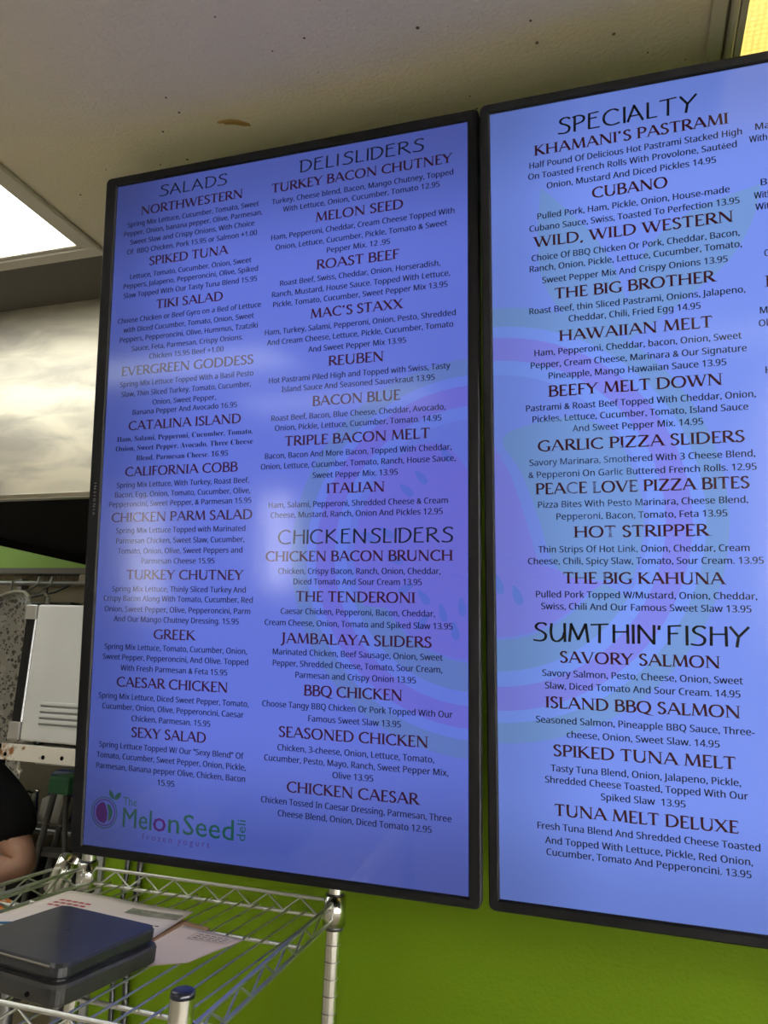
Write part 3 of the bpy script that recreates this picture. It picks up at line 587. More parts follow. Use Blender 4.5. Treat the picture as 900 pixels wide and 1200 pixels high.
# dish names: roman capitals with stressed strokes and small serifs
#   strokes: 'v' stem, 't' thin, 'k' thick diagonal, 'c' curve; serif marks: b = both ends, 0 = start, 1 = end
RG = {'A': (.78, [('t', [(.06, 0), (.37, 1)], '0'), ('k', [(.37, 1.02), (.74, 0)], '1'), ('t', [(.17, .36), (.58, .36)], '')]),
 'B': (.62, [('v', [(.13, 0), (.13, 1)], 'b'), ('c', [(.10, .98), (.36, .98), (.50, .86), (.46, .62), (.16, .53)], ''), ('c', [(.16, .53), (.44, .52), (.58, .34), (.50, .08), (.28, .02), (.10, .02)], '')]),
 'C': (.76, [('c', [(.72, .84), (.56, .97), (.36, .95), (.16, .78), (.09, .48), (.18, .18), (.42, .03), (.60, .04), (.74, .16)], '')]),
 'D': (.80, [('v', [(.13, 0), (.13, 1)], 'b'), ('c', [(.10, .98), (.38, .97), (.62, .82), (.72, .50), (.62, .18), (.38, .03), (.10, .02)], '')]),
 'E': (.54, [('v', [(.13, 0), (.13, 1)], ''), ('t', [(.05, .98), (.48, .98), (.50, .86)], ''), ('t', [(.13, .52), (.42, .52)], ''), ('t', [(.05, .02), (.48, .02), (.52, .15)], '')]),
 'F': (.50, [('v', [(.13, 0), (.13, 1)], '0'), ('t', [(.05, .98), (.47, .98), (.48, .86)], ''), ('t', [(.13, .52), (.42, .52)], '')]),
 'G': (.80, [('c', [(.72, .84), (.56, .97), (.36, .95), (.16, .78), (.09, .48), (.18, .18), (.42, .03), (.58, .03), (.70, .10)], ''), ('v', [(.70, .06), (.70, .44)], '1')]),
 'H': (.82, [('v', [(.13, 0), (.13, 1)], 'b'), ('v', [(.69, 0), (.69, 1)], 'b'), ('t', [(.13, .52), (.69, .52)], '')]),
 'I': (.26, [('v', [(.13, 0), (.13, 1)], 'b')]),
 'J': (.32, [('c', [(.17, 1), (.17, .4), (.16, .05), (.08, -.16), (-.06, -.22)], ''), ('t', [(.05, .99), (.29, .99)], '')]),
 'K': (.72, [('v', [(.13, 0), (.13, 1)], 'b'), ('t', [(.58, 1), (.17, .52)], '0'), ('k', [(.24, .58), (.68, 0)], '1')]),
 'L': (.52, [('v', [(.13, 0), (.13, 1)], '1'), ('t', [(.05, .02), (.47, .02), (.51, .16)], '')]),
 'M': (.94, [('t', [(.10, 0), (.18, 1)], '0'), ('k', [(.17, 1.02), (.47, .04)], ''), ('t', [(.47, .04), (.76, 1)], ''), ('v', [(.77, 1.02), (.84, 0)], '1')]),
 'N': (.84, [('t', [(.13, 0), (.13, 1)], '0'), ('k', [(.11, 1.02), (.72, -.02)], ''), ('t', [(.72, 0), (.72, 1)], '1')]),
 'O': (.88, [('c', [(.44, .98), (.20, .88), (.08, .50), (.20, .12), (.44, .02), (.68, .12), (.80, .50), (.68, .88), (.44, .98)], '')]),
 'P': (.58, [('v', [(.13, 0), (.13, 1)], 'b'), ('c', [(.10, .98), (.38, .97), (.53, .78), (.44, .52), (.18, .48)], '')]),
 'Q': (.88, [('c', [(.44, .98), (.20, .88), (.08, .50), (.20, .12), (.44, .02), (.68, .12), (.80, .50), (.68, .88), (.44, .98)], ''), ('k', [(.46, .03), (.62, -.10), (.90, -.18)], '')]),
 'R': (.66, [('v', [(.13, 0), (.13, 1)], 'b'), ('c', [(.10, .98), (.38, .97), (.52, .78), (.42, .54), (.16, .50)], ''), ('k', [(.30, .50), (.66, 0)], '1')]),
 'S': (.52, [('c', [(.44, .84), (.34, .97), (.18, .95), (.09, .76), (.20, .58), (.38, .44), (.45, .24), (.34, .05), (.18, .02), (.06, .16)], '')]),
 'T': (.66, [('v', [(.33, 0), (.33, 1)], '0'), ('t', [(.03, .84), (.05, .98), (.61, .98), (.63, .84)], '')]),
 'U': (.80, [('c', [(.14, 1), (.14, .40), (.20, .12), (.42, .01), (.60, .10), (.68, .36)], ''), ('t', [(.68, .36), (.68, 1)], '1'), ('t', [(.05, .99), (.24, .99)], '')]),
 'V': (.76, [('k', [(.06, 1), (.38, 0)], '0'), ('t', [(.38, -.02), (.70, 1)], '1')]),
 'W': (1.08, [('k', [(.06, 1), (.32, 0)], '0'), ('t', [(.32, -.02), (.54, .92)], ''), ('k', [(.50, 1), (.78, 0)], '0'), ('t', [(.78, -.02), (1.02, 1)], '1')]),
 'X': (.74, [('k', [(.06, 1), (.66, 0)], 'b'), ('t', [(.08, 0), (.64, 1)], 'b')]),
 'Y': (.70, [('k', [(.05, 1), (.34, .46)], '0'), ('t', [(.65, 1), (.34, .46)], '0'), ('v', [(.34, .48), (.34, 0)], '1')]),
 'Z': (.68, [('t', [(.08, .86), (.07, .98), (.60, .98)], ''), ('k', [(.60, .98), (.07, .02)], ''), ('t', [(.07, .02), (.60, .02), (.64, .15)], '')]),
 "'": (.30, [('v', [(.13, 1), (.12, .76)], '')]), ',': (.24, [('v', [(.14, .08), (.09, -.14)], '')])}
def roman_text(mb, text, u0, u1, v, hgt, y, thick=.21, thin=.105):
    x = 0; S_ = []
    for ch in text:
        if ch == ' ': x += .30; continue
        w, st_ = RG[ch]
        for kind, p, sf in st_: S_.append((kind, [(a + x, b_) for a, b_ in (smooth(p, 5) if kind == 'c' else p)], sf))
        x += w + .03
    x -= .08; sx = (u1 - u0) / x; lay = 0
    for kind, q, sf in S_:
        P_ = [(u0 + (a - .04) * sx, v + b_ * hgt) for a, b_ in q]; n = len(P_); lay += 1
        yy = y - .000004 * (lay % 5)
        L1, L2 = [], []
        for i in range(n):
            a = P_[max(i - 1, 0)]; c = P_[min(i + 1, n - 1)]; dx, dy = c[0] - a[0], c[1] - a[1]; l = math.hypot(dx, dy) or 1
            if kind == 'c': w = thin + (thick - thin) * (abs(dy) / l) ** 1.3; w *= (.75 if i in (0, n - 1) and n > 8 else 1)
            else: w = {'v': thick, 'k': thick, 't': thin}[kind]
            w = w * hgt / 2
            if kind in 'vk' or (kind == 't' and n == 2 and abs(dy) > abs(dx) * .8):       # cut level with the base line
                hw = w / max(.5, abs(dy) / l); L1.append((P_[i][0] - hw, P_[i][1])); L2.append((P_[i][0] + hw, P_[i][1]))
            else:
                nx, ny = -dy / l * w, dx / l * w; L1.append((P_[i][0] + nx, P_[i][1] + ny)); L2.append((P_[i][0] - nx, P_[i][1] - ny))
        for i in range(n - 1):
            mb.add([(L1[i][0], yy, L1[i][1]), (L2[i][0], yy, L2[i][1]), (L2[i + 1][0], yy, L2[i + 1][1]), (L1[i + 1][0], yy, L1[i + 1][1])], [(0, 1, 2, 3)])
        for e in (0, 1):
            if sf == 'b' or sf == str(e):
                px_, pz = P_[0] if e == 0 else P_[-1]; up = 1 if (pz - v) > hgt * .3 else 0
                hw = (.155 if kind != 't' else .12) * sx * 1.0; hh = .042 * hgt; z0 = pz - (hh if up else 0)
                mb.add([(px_ - hw, yy - .000002, z0), (px_ + hw, yy - .000002, z0), (px_ + hw, yy - .000002, z0 + hh), (px_ - hw, yy - .000002, z0 + hh)], [(0, 1, 2, 3)])
# font lettering through the built-in font
def mathmap(s, up, lo, dg):
    o = ''
    for c in s:
        if 'A' <= c <= 'Z': o += chr(up + ord(c) - 65)
        elif 'a' <= c <= 'z': o += chr(lo + ord(c) - 97)
        elif '0' <= c <= '9': o += chr(dg + ord(c) - 48)
        else: o += c
    return o
SERIF = lambda s: mathmap(s, 0x1D400, 0x1D41A, 0x1D7CE)
SANS = lambda s: mathmap(s, 0x1D5A0, 0x1D5BA, 0x1D7E2)
JOBS = []
def font_job(key, text, off=0.0):
    c = bpy.data.curves.new('job', 'FONT'); c.body = text; c.resolution_u = 2; c.offset = off
    o = bpy.data.objects.new('job', c); COL.objects.link(o); JOBS.append((key, o))
def run_jobs():
    bpy.context.view_layer.update(); dg = bpy.context.evaluated_depsgraph_get(); out = {}
    for key, o in JOBS:
        me = bpy.data.meshes.new_from_object(o.evaluated_get(dg))
        vs = [v.co[:2] for v in me.vertices]; fs = [tuple(p.vertices) for p in me.polygons]
        xs = [a for a, _ in vs]; out[key] = (vs, fs, min(xs), max(xs)); bpy.data.meshes.remove(me)
    for key, o in JOBS:
        c = o.data; bpy.data.objects.remove(o); bpy.data.curves.remove(c)
    return out
OFFS = {'B': (SANS, .0), 'S': (SERIF, -.012)}
SCREENS = {1: TV1, 2: TV2}
for tv, lines in SCREENS.items():
    for i, (k, t, u0, u1, v_) in enumerate(lines):
        if k in OFFS: font_job((tv, i), OFFS[k][0](t), OFFS[k][1])
font_job('Hs', SANS('H')); font_job('Hd', SERIF('H'), -.012); font_job('Hg', 'H')
LOGO = [('Mel', .0794, .1372, .0376), ('o', .1405, .1655, .0376), ('n', .1705, .1915, .0376), ('Seed', .1995, .2947, .0376)]
for i, (t, *_r) in enumerate(LOGO): font_job('L%d' % i, t, .0)
font_job('the', 'The'); font_job('deli', 'deli'); font_job('brand', 'I N S I G N I A')
for i, ch in enumerate('frozenyogurt'): font_job('f%d' % i, ch)
FM = run_jobs()
def cap(key): return max(b_ for _, b_ in FM[key][0])
CAPS = {'B': .0096 / cap('Hs'), 'D': .0163 / cap('Hd'), 'S': .0093 / cap('Hd')}
def put(mb, key, u0, u1, v_, sv, y, rot=False):
    vs, fs, a, b_ = FM[key]; su = (u1 - u0) / (b_ - a)
    if rot: mb.add([(v_ - q * sv, y, u0 + (p - a) * su) for p, q in vs], fs)     # reads upwards
    else: mb.add([(u0 + (p - a) * su, y, v_ + q * sv) for p, q in vs], fs)

def wm_seed(cu, cv, ang, s=.020):
    a = math.radians(ang); o = []
    for i in range(12):
        t = 2 * math.pi * i / 12; x = s * .42 * math.sin(t) * (1.0 - .35 * math.cos(t)); yv = s * math.cos(t)
        o.append((cu + x * math.cos(a) - yv * math.sin(a), cv + x * math.sin(a) + yv * math.cos(a)))
    return o
def menu_screen(idx, label, origin, tilt, left, right, top, bot, bg, inks, wm):
    t = thing('menu_screen', label, 'screen', (origin[0], origin[1], origin[2] + Z0), 'portrait menu screens on the lime wall')
    t.rotation_euler = (tilt, 0, 0)
    L_ = dict(parent=t, local=True)
    # bezel: four mitred bars with a raised front, rounded outer corners, and a thin inner lip
    fr = MB(); seg = 5; o_ = rr_pts(-left, SW + right, -bot, SH + top, .010, seg); i_ = rr_pts(-.0006, SW + .0006, -.0006, SH + .0006, .0008, seg)
    o2 = rr_pts(-left + .002, SW + right - .002, -bot + .002, SH + top - .002, .009, seg); k = len(o_)
    vs = [(a, .012, b_) for a, b_ in o_] + [(a, -.002, b_) for a, b_ in o_] + [(a, -.004, b_) for a, b_ in o2] + \
         [(a, -.004, b_) for a, b_ in rr_pts(-.003, SW + .003, -.003, SH + .003, .001, seg)] + [(a, -.0008, b_) for a, b_ in i_] + [(a, .006, b_) for a, b_ in i_]
    fs = [(r_ * k + j, r_ * k + (j + 1) % k, (r_ + 1) * k + (j + 1) % k, (r_ + 1) * k + j) for r_ in range(5) for j in range(k)]
    fs += [(5 * k + j, 5 * k + (j + 1) % k, (j + 1) % k, j) for j in range(k)]
    fr.add(vs, fs); f = build('bezel', fr, M['bezel'], **L_)
    if idx == 1:
        b_ = MB(); vs, fs, a, c = FM['brand']; su = .0600 / (c - a)
        b_.add([(-.0148 + q * .0075, -.0043, .640 - (p - a) * su) for p, q in vs], fs)
        build('brand_lettering', b_, mat('bezel_print', (.26, .26, .27), .5), f, local=True)
    build('housing', MB().bbox(-left + .004, SW + right - .004, .0125, .034, -bot + .004, SH + top - .004, .004, 1).bbox(.10, SW - .10, .034, .058, .22, SH - .3, .01, 2), M['housing'], **L_)
    build('wall_bracket', MB().box(.24, .27, .059, .10, .3, .8).box(.42, .45, .059, .10, .3, .8).box(.2, .5, .10, .105, .45, .65), M['blackrub'], **L_)
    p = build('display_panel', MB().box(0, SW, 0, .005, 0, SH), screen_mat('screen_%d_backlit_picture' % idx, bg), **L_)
    L_['parent'] = p
    # ghosted fruit emblem behind the lettering
    cx, cy, s = wm
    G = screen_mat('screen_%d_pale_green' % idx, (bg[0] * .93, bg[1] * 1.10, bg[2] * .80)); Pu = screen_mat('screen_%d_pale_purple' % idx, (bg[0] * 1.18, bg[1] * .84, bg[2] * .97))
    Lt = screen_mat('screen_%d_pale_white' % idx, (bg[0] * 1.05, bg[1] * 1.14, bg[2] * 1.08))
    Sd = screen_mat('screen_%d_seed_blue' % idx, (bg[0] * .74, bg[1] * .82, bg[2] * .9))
    def P2(l): return [(cx + a * s, cy + b_ * s) for a, b_ in l]
    def piece(name, polys, m_, y):
        mb = MB(); flat(mb, polys, y)
        if mb.v: build(name, mb, m_, **L_)
    piece('emblem_white_ring', ring(cx, cy, .288 * s, .308 * s), Lt, -.00008); piece('emblem_white_ring', ring(cx, cy, .229 * s, .252 * s), Lt, -.00008)
    piece('emblem_green_ring', ring(cx, cy, .306 * s, .336 * s), G, -.00012); piece('emblem_green_ring', ring(cx, cy, .182 * s, .229 * s, 200, 330, 40), G, -.00011)
    piece('emblem_purple_ring', ring(cx, cy, .252 * s, .288 * s), Pu, -.00012)
    # melon slice (left and bottom) and its green rind wedge (right)
    mel = arc(0, 0, .215, 118, 205, 14) + arc(0, 0, .178, 212, 322, 16) + smooth([(.165, -.095), (.125, -.108), (.088, -.096), (.070, -.062), (.056, -.014), (.031, .066), (-.006, .132), (-.05, .185), (-.10, .19)], 4)
    fan = P2(mel); c0 = P2([(-.05, -.03)])[0]
    piece('emblem_melon_slice', [[c0, fan[i], fan[(i + 1) % len(fan)]] for i in range(len(fan))], Pu, -.00015)
    wed = arc(0, 0, .222, 38, -24, 12) + smooth([(.19, -.09), (.13, -.088), (.103, -.078), (.086, -.05), (.072, 0), (.047, .072), (.018, .128), (.07, .150), (.13, .158)], 4)
    fan2 = P2(wed); c1 = P2([(.13, .02)])[0]
    piece('emblem_rind_wedge', [[c1, fan2[i], fan2[(i + 1) % len(fan2)]] for i in range(len(fan2))], G, -.00030)
    for a, b_, an in ((.037, -.113, 20), (.009, -.097, 15), (-.19, .03, 60), (-.155, .036, 55), (-.12, .11, 50), (-.094, .132, 40), (-.088, -.075, 40), (-.055, -.10, 15), (-.034, -.13, 10), (-.022, -.09, 5), (-.09, -.117, -40), (-.05, .17, 30), (-.14, -.01, 70), (-.12, -.06, -60)):
        piece('emblem_seed', [P2(wm_seed(a, b_, an, .016))], Sd, -.00018)
    if idx == 2:
        lf = smooth([(.083, .52), (.078, .45), (.084, .37), (.13, .30), (.205, .276)], 4) + smooth([(.205, .276), (.205, .33), (.175, .41), (.13, .47), (.083, .52)], 4)
        piece('emblem_leaf', [[(.135 + cx, .39 + cy), (lf[i][0] + cx, lf[i][1] + cy), (lf[(i + 1) % len(lf)][0] + cx, lf[(i + 1) % len(lf)][1] + cy)] for i in range(len(lf))], G, -.00012)
        lf = smooth([(.393, .476), (.378, .42), (.342, .364), (.272, .309), (.205, .264)], 4) + smooth([(.205, .264), (.208, .33), (.235, .40), (.30, .45), (.393, .476)], 4)
        piece('emblem_leaf', [[(.29 + cx, .385 + cy), (lf[i][0] + cx, lf[i][1] + cy), (lf[(i + 1) % len(lf)][0] + cx, lf[(i + 1) % len(lf)][1] + cy)] for i in range(len(lf))], G, -.00012)
    # lettering
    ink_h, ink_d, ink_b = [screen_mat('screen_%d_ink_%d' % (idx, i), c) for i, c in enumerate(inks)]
    cur = None
    lines = SCREENS[idx]; i = 0
    while i < len(lines):
        k, tx, u0, u1, v_ = lines[i]; mb = MB()
        if k == 'H':
            pen_text(mb, tx, u0, u1, v_, HH[tx], -.0003)
            o = build('section_heading', mb, ink_h, **L_); o['label'] = 'large black hand-drawn heading reading ' + tx
        elif k == 'D':
            roman_text(mb, tx, u0, u1, v_, .0165, -.0003); o = build('dish_name', mb, ink_d, **L_); o['label'] = 'dark red capitals reading ' + tx
        else:
            ts = []
            while True:
                put(mb, (idx, i), u0 - .00030, u1 - .00030, v_, CAPS[k], -.0003); put(mb, (idx, i), u0 + .00030, u1 + .00030, v_, CAPS[k], -.00031); ts.append(tx)
                if i + 1 < len(lines) and lines[i + 1][0] in 'BS' and not (idx == 2 and i + 1 >= len(lines) - 10 and abs(lines[i + 1][4] - v_) > .03): i += 1; k, tx, u0, u1, v_ = lines[i]
                else: break
            o = build('dish_description', mb, ink_b, **L_)
        i += 1
    if idx == 1:
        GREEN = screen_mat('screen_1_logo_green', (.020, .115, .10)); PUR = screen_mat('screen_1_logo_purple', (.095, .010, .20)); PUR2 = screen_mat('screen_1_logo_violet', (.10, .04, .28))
        g, p_ = MB(), MB(); sv = .0330 / cap('Hg')
        for j, (tx, a, b_, v_) in enumerate(LOGO):
            w_ = MB(); put(w_, 'L%d' % j, a, b_, v_, sv * .98, -.0003); put(w_, 'L%d' % j, a + .0005, b_ + .0005, v_, sv * .98, -.00031)
            build('shop_name_lettering', w_, PUR if j == 1 else GREEN, **L_)
        w_ = MB(); put(w_, 'the', .0785, .1065, .0740, .0135 / cap('Hg'), -.0003); build('shop_name_lettering', w_, GREEN, **L_)
        w_ = MB(); put(w_, 'deli', .0385, .0715, .3165, .0160 / cap('Hg'), -.0003, rot=True); build('shop_name_lettering', w_, GREEN, **L_)
        piece('shop_emblem_ring', ring(.0407, .0577, .0250, .0267), GREEN, -.0003)
        piece('shop_emblem_ring', ring(.0407, .0577, .0208, .0226), PUR, -.0003)
        sl = arc(.0407, .0577, .0178, 95, 275, 20) + [(.047, .0455), (.0475, .058), (.0435, .070)]
        piece('shop_emblem_slice', [[(.036, .0577), sl[j], sl[(j + 1) % len(sl)]] for j in range(len(sl))], PUR, -.0003)
        sl = arc(.0407, .0577, .0170, 62, -58, 14) + [(.0495, .050), (.050, .060), (.0455, .0712)]
        piece('shop_emblem_slice', [[(.0535, .0577), sl[j], sl[(j + 1) % len(sl)]] for j in range(len(sl))], GREEN, -.0003)
        for a in ([(.0600, .0812), (.0535, .0835), (.0490, .0890), (.0492, .0980), (.0560, .0930), (.0600, .0860)], [(.0603, .0807), (.0618, .0880), (.0670, .0930), (.0740, .0942), (.0728, .0870), (.0670, .0815)]): piece('shop_emblem_leaf', [a], GREEN, -.0003)
        fz = MB(); xs = [.1200, .1300, .1395, .1510, .1610, .1730, None, .1900, .2010, .2135, .2250, .2370, .2460]; xs = [q for q in xs if q]
        for j, q in enumerate(xs):
            _, _, a, b_ = FM['f%d' % j]; s_ = .0100 / cap('Hg'); put(fz, 'f%d' % j, q, q + (b_ - a) * s_, .0214, s_, -.0003)
        build('shop_emblem_caption', fz, PUR2, **L_)
    return t
HH = {'SALADS': .0205, 'DELI SLIDERS': .0215, 'CHICKEN SLIDERS': .0225, 'SPECIALTY': .0245, "SUMTHIN' FISHY": .0262}
menu_screen(1, 'left portrait menu screen listing salads, deli sliders and chicken sliders', (-.9199, 1.1826, -.3106), .11, .0255, .0195, .0188, .0155,
            BG1, ((.004, .008, .025), (.034, .003, .026), (.004, .007, .045)), (.696, .506, .922))
menu_screen(2, 'right portrait menu screen listing specialty melts and fish sandwiches', (-.1933, 1.2139, -.3158), .1527, .0162, .0195, .0165, .0175,
            BG2, ((.002, .003, .006), (.032, .002, .008), (.004, .006, .028)), (-.005, .564, 1.0))

# ------------------------------------------------------------------ cables down the wall
for x, r, lb in ((-.974, .0052, 'black cable down the green wall, nearer the grey corner guard'), (-.944, .0065, 'thicker black cable down the green wall, right of the thinner one')):
    tag(build('power_cable', MB().tube([(x + .004 * math.sin(i * 1.1), 1.392, 1.30 - i * .055) for i in range(22)], r, 8), M['blackrub'], origin=(x, 1.392, .15)), lb, 'cable', 'black cables under the left screen')
# ------------------------------------------------------------------ chrome wire shelf under the screens
def post(root, x, y, ztop, name='post'):
    o = build(name, MB().tube([(x, y, .03), (x, y, ztop - .006)], .0127, 20, cap=True), M['chrome'], root)
    g = MB()
    z = ztop - .036
    while z > .1: g.lathe([(.0128, z), (.0131, z + .0008), (.0128, z + .0016)], (x, y, 0), 20); z -= .0254
    build('groove_ring', g, M['groove'], o)
    build('post_cap', MB().lathe([(0, ztop), (.010, ztop), (.0128, ztop - .002), (.0131, ztop - .007), (.0, ztop - .007)], (x, y, 0), 20), M['capblue'], o)
    build('levelling_foot', MB().lathe([(0, 0), (.017, 0), (.017, .012), (.006, .016), (.006, .03), (0, .03)], (x, y, 0), 16), M['blackrub'], o)
    return o
def collar(root, x, y, zc, hh=.023):
    c = build('collar', MB().lathe([(.0132, zc - hh), (.0195, zc - hh), (.0180, zc + hh), (.0132, zc + hh), (.0132, zc - hh)], (x, y, 0), 24), M['chrome'], root)
    build('collar_sleeve', MB().lathe([(.0131, zc - hh - .006), (.0165, zc - hh - .006), (.0165, zc - hh), (.0131, zc - hh)], (x, y, 0), 20), M['blackrub'], c); build('sleeve_lip', MB().lathe([(.0131, zc + hh), (.0150, zc + hh), (.0150, zc + hh + .003), (.0131, zc + hh + .003)], (x, y, 0), 20), M['blackrub'], c)
def truss(root, a, b_, zt, zb, n):
    a = Vector(a); b_ = Vector(b_); d = (b_ - a).normalized(); A = a + d * .018; B = b_ - d * .018
    nrm = Vector((-d.y, d.x, 0)) * .0
    build('top_rail', MB().tube([(A.x, A.y, zt), (B.x, B.y, zt)], .0031, 8), M['chromewire'], root)
    build('bottom_rail', MB().tube([(A.x, A.y, zb), (B.x, B.y, zb)], .0031, 8), M['chromewire'], root)
    pts = []
    for i in range(2 * n + 1):
        t = .03 + .94 * i / (2 * n); p = A.lerp(B, t); pts.append((p.x, p.y, (zt - .002) if i % 2 else (zb + .002)))
    build('truss_wire', MB().tube(pts, .0019, 6), M['chromewire'], root)
def wire_deck(root, P4, zt, zb, nw, x_first, step, sup_y):
    FL, FR, RR, RL = P4
    truss(root, RL, RR, zt, zb, 7); truss(root, FL, FR, zt, zb, 7); truss(root, FR, RR, zt, zb, 6); truss(root, FL, RL, zt, zb, 6)
    def yfront(x): return FL[1] + (FR[1] - FL[1]) * (x - FL[0]) / (FR[0] - FL[0])
    def yrear(x): return RL[1] + (RR[1] - RL[1]) * (x - RL[0]) / (RR[0] - RL[0])
    for i in range(nw):
        x = x_first - i * step
        if x < min(FL[0], RL[0]) + .015: break
        build('deck_wire', MB().tube([(x, yfront(x) - .003, zb + .005), (x, yrear(x) + .003, zb + .005)], .0017, 6), M['chromewire'], root)
    for y in sup_y:
        t = (y - FL[1]) / (RL[1] - FL[1]); xl = FL[0] + (RL[0] - FL[0]) * t; xr = FR[0] + (RR[0] - FR[0]) * t
        build('support_bar', MB().tube([(xl, y, zb - .0002), (xr, y, zb - .0002)], .0031, 8), M['chromewire'], root)
FL, FR, RR, RL = (-.985, .752, 0), (-.4495, .765, 0), (-.482, 1.285, 0), (-.974, 1.274, 0)
ws = thing('wire_shelf', 'chrome wire shelving unit with scale and paper, under the left menu screen', 'shelf', (-.70, 1.02, 0))
for p in (FL, FR, RR, RL):
    post(ws, p[0], p[1], 1.274)
    for z in (1.214, .834): collar(ws, p[0], p[1], z)
for zt, zb in ((1.228, 1.201), (.848, .821)):
    wire_deck(ws, (FL, FR, RR, RL), zt, zb, 16, -.503, .0300, (.86, 1.135))
# neighbouring shelf whose right rear collar hangs empty and tilted
ns = thing('wire_shelf', 'second chrome wire shelf at far left with an empty tilted corner collar', 'shelf', (-1.45, 1.05, 0))
nFL, nFR, nRR, nRL = (-1.75, .60, 0), (-1.115, .60, 0), (-1.092, 1.338, 0), (-1.75, 1.338, 0)
for p in (nFL, nFR, nRL): post(ns, p[0], p[1], 1.24); collar(ns, p[0], p[1], 1.19)
ax = Vector((.42, .12, .9)).normalized(); cc = Vector((-1.088, 1.345, 1.186))
cl = MB().lathe([(.0150, -.034), (.0185, -.034), (.0225, .034), (.0195, .034), (.0150, -.034)], cc, 28, ax)
co = build('open_collar', cl, M['chrome'], ns)
build('collar_lug', MB().tube([cc + Vector((-.005, -.021, -.03)), cc + Vector((.008, -.026, .018))], .006, 6).tube([cc + Vector((.02, -.012, -.022)), cc + Vector((.03, -.012, -.004))], .004, 6), M['whitepl'], co)
truss(ns, nFR, nRR, 1.200, 1.176, 8); truss(ns, nFL, nFR, 1.200, 1.176, 6); truss(ns, nFL, nRL, 1.200, 1.176, 6)
build('bottom_rail', MB().tube([(-1.73, 1.25, 1.150), (-1.107, 1.25, 1.150)], .0031, 8), M['chromewire'], ns)
for i in range(6):
    x = -1.16 - i * .1
    build('deck_wire', MB().tube([(x, .597, 1.155), (x, 1.253, 1.155)], .0017, 6), M['chromewire'], ns)

# ------------------------------------------------------------------ kitchen scale
DZ = 1.201 + .005 + .0018      # top of the deck wires
def rquad(c, rad, seg=5):
    o = []; n = len(c)
    for i in range(n):
        p = Vector(c[i]); a = (Vector(c[i - 1]) - p).normalized(); b_ = (Vector(c[(i + 1) % n]) - p).normalized()
        for j in range(seg + 1):
            t = j / seg; q = p + a * rad * (1 - t) ** 2 + b_ * rad * t ** 2; o.append((q.x, q.y))
    return o
def loft(sections):           # list of (pts, z)
    mb = MB(); k = len(sections[0][0])
    vs = [(a, b_, z) for pts, z in sections for a, b_ in pts]
    fs = [(s_ * k + j, s_ * k + (j + 1) % k, (s_ + 1) * k + (j + 1) % k, (s_ + 1) * k + j) for s_ in range(len(sections) - 1) for j in range(k)]
    mb.add(vs, fs, False); mb.add([(a, b_, sections[0][1]) for a, b_ in sections[0][0]], [tuple(reversed(range(k)))]); mb.add([(a, b_, sections[-1][1]) for a, b_ in sections[-1][0]], [tuple(range(k))])
    return mb
def sq(grow, rad):
    c = [Vector((-.634, .803)), Vector((-.617, .971)), Vector((-.792, .992)), Vector((-.809, .822))]; m_ = sum(c, Vector((0, 0))) / 4
    return rquad([m_ + (p - m_) * (1 + grow) for p in c], rad)
sc = thing('kitchen_scale', 'black digital kitchen scale lying on papers on the wire shelf', 'scale', (-.713, .897, DZ + .002))
zb = DZ + .0035
build('scale_base', loft([(sq(.0, .016), zb), (sq(.045, .018), zb + .003), (sq(.05, .018), zb + .020), (sq(.03, .018), zb + .024)]), M['scalebody'], sc)
build('scale_neck', loft([(sq(-.06, .016), zb + .024), (sq(-.06, .016), zb + .030)]), M['blackrub'], sc)
pl = build('weighing_platter', loft([(sq(-.02, .016), zb + .028), (sq(.0, .017), zb + .031), (sq(.0, .017), zb + .041), (sq(-.025, .016), zb + .045)]), M['scale'], sc)
e0, e1 = Vector((-.813, .8185, 0)), Vector((-.650, .8005, 0))
build('worn_rim', MB().tube([(e0.x, e0.y + .002, zb + .0425), (e1.x, e1.y + .002, zb + .0425)], .0011, 6), M['scalerim'], pl)
build('screw_hole', MB().lathe([(0, 0), (.0022, 0), (.0022, .0014), (0, .0014)], (-.712, .905, zb + .0445), 12), M['blackrub'], pl)
build('side_port', MB().lathe([(0, 0), (.0028, 0), (.0028, .002), (0, .002)], (-.672, .798, zb + .012), 12, (0.09, -1, 0)), M['hoodblack'], sc)
for dx, dy in ((-.77, .84), (-.66, .83), (-.65, .95), (-.76, .97)):
    build('rubber_foot', MB().lathe([(0, zb - .0012), (.008, zb - .0012), (.008, zb + .001), (0, zb + .001)], (dx, dy, 0), 12), M['blackrub'], sc)

# ------------------------------------------------------------------ papers on the shelf
def sheet(name, corners, z, material, lift, th=.0004, n=14):
    # corners: four points in order; lift(s, t) raises the sheet
    c = [Vector(p) for p in corners]; mb = MB(); vs = []
    for side in (0, 1):
        for i in range(n + 1):
            for j in range(n + 1):
                s_, t = i / n, j / n; p = (c[0] * (1 - s_) + c[1] * s_) * (1 - t) + (c[3] * (1 - s_) + c[2] * s_) * t
                vs.append((p.x, p.y, z + lift(s_, t) + (th if side else 0)))
    m_ = (n + 1) ** 2; fs = []
    for i in range(n):
        for j in range(n):
            a = i * (n + 1) + j; q = (a, a + n + 1, a + n + 2, a + 1); fs.append(tuple(reversed(q))); fs.append(tuple(k + m_ for k in q))
    def edge(l): 
        for a, b_ in zip(l, l[1:]): fs.append((a, b_, b_ + m_, a + m_))
    edge([i * (n + 1) for i in range(n + 1)]); edge([(n) * (n + 1) + j for j in range(n + 1)]); edge([i * (n + 1) + n for i in range(n, -1, -1)]); edge([j for j in range(n, -1, -1)])
    mb.add(vs, fs, True); return build(name, mb, material, origin=(c[0].x, c[0].y, z))
PZ = DZ + .0006
l1 = lambda s_, t: .010 * max(0, t - .55) * (1 - .4 * s_) + .0012 * math.sin(s_ * 7)
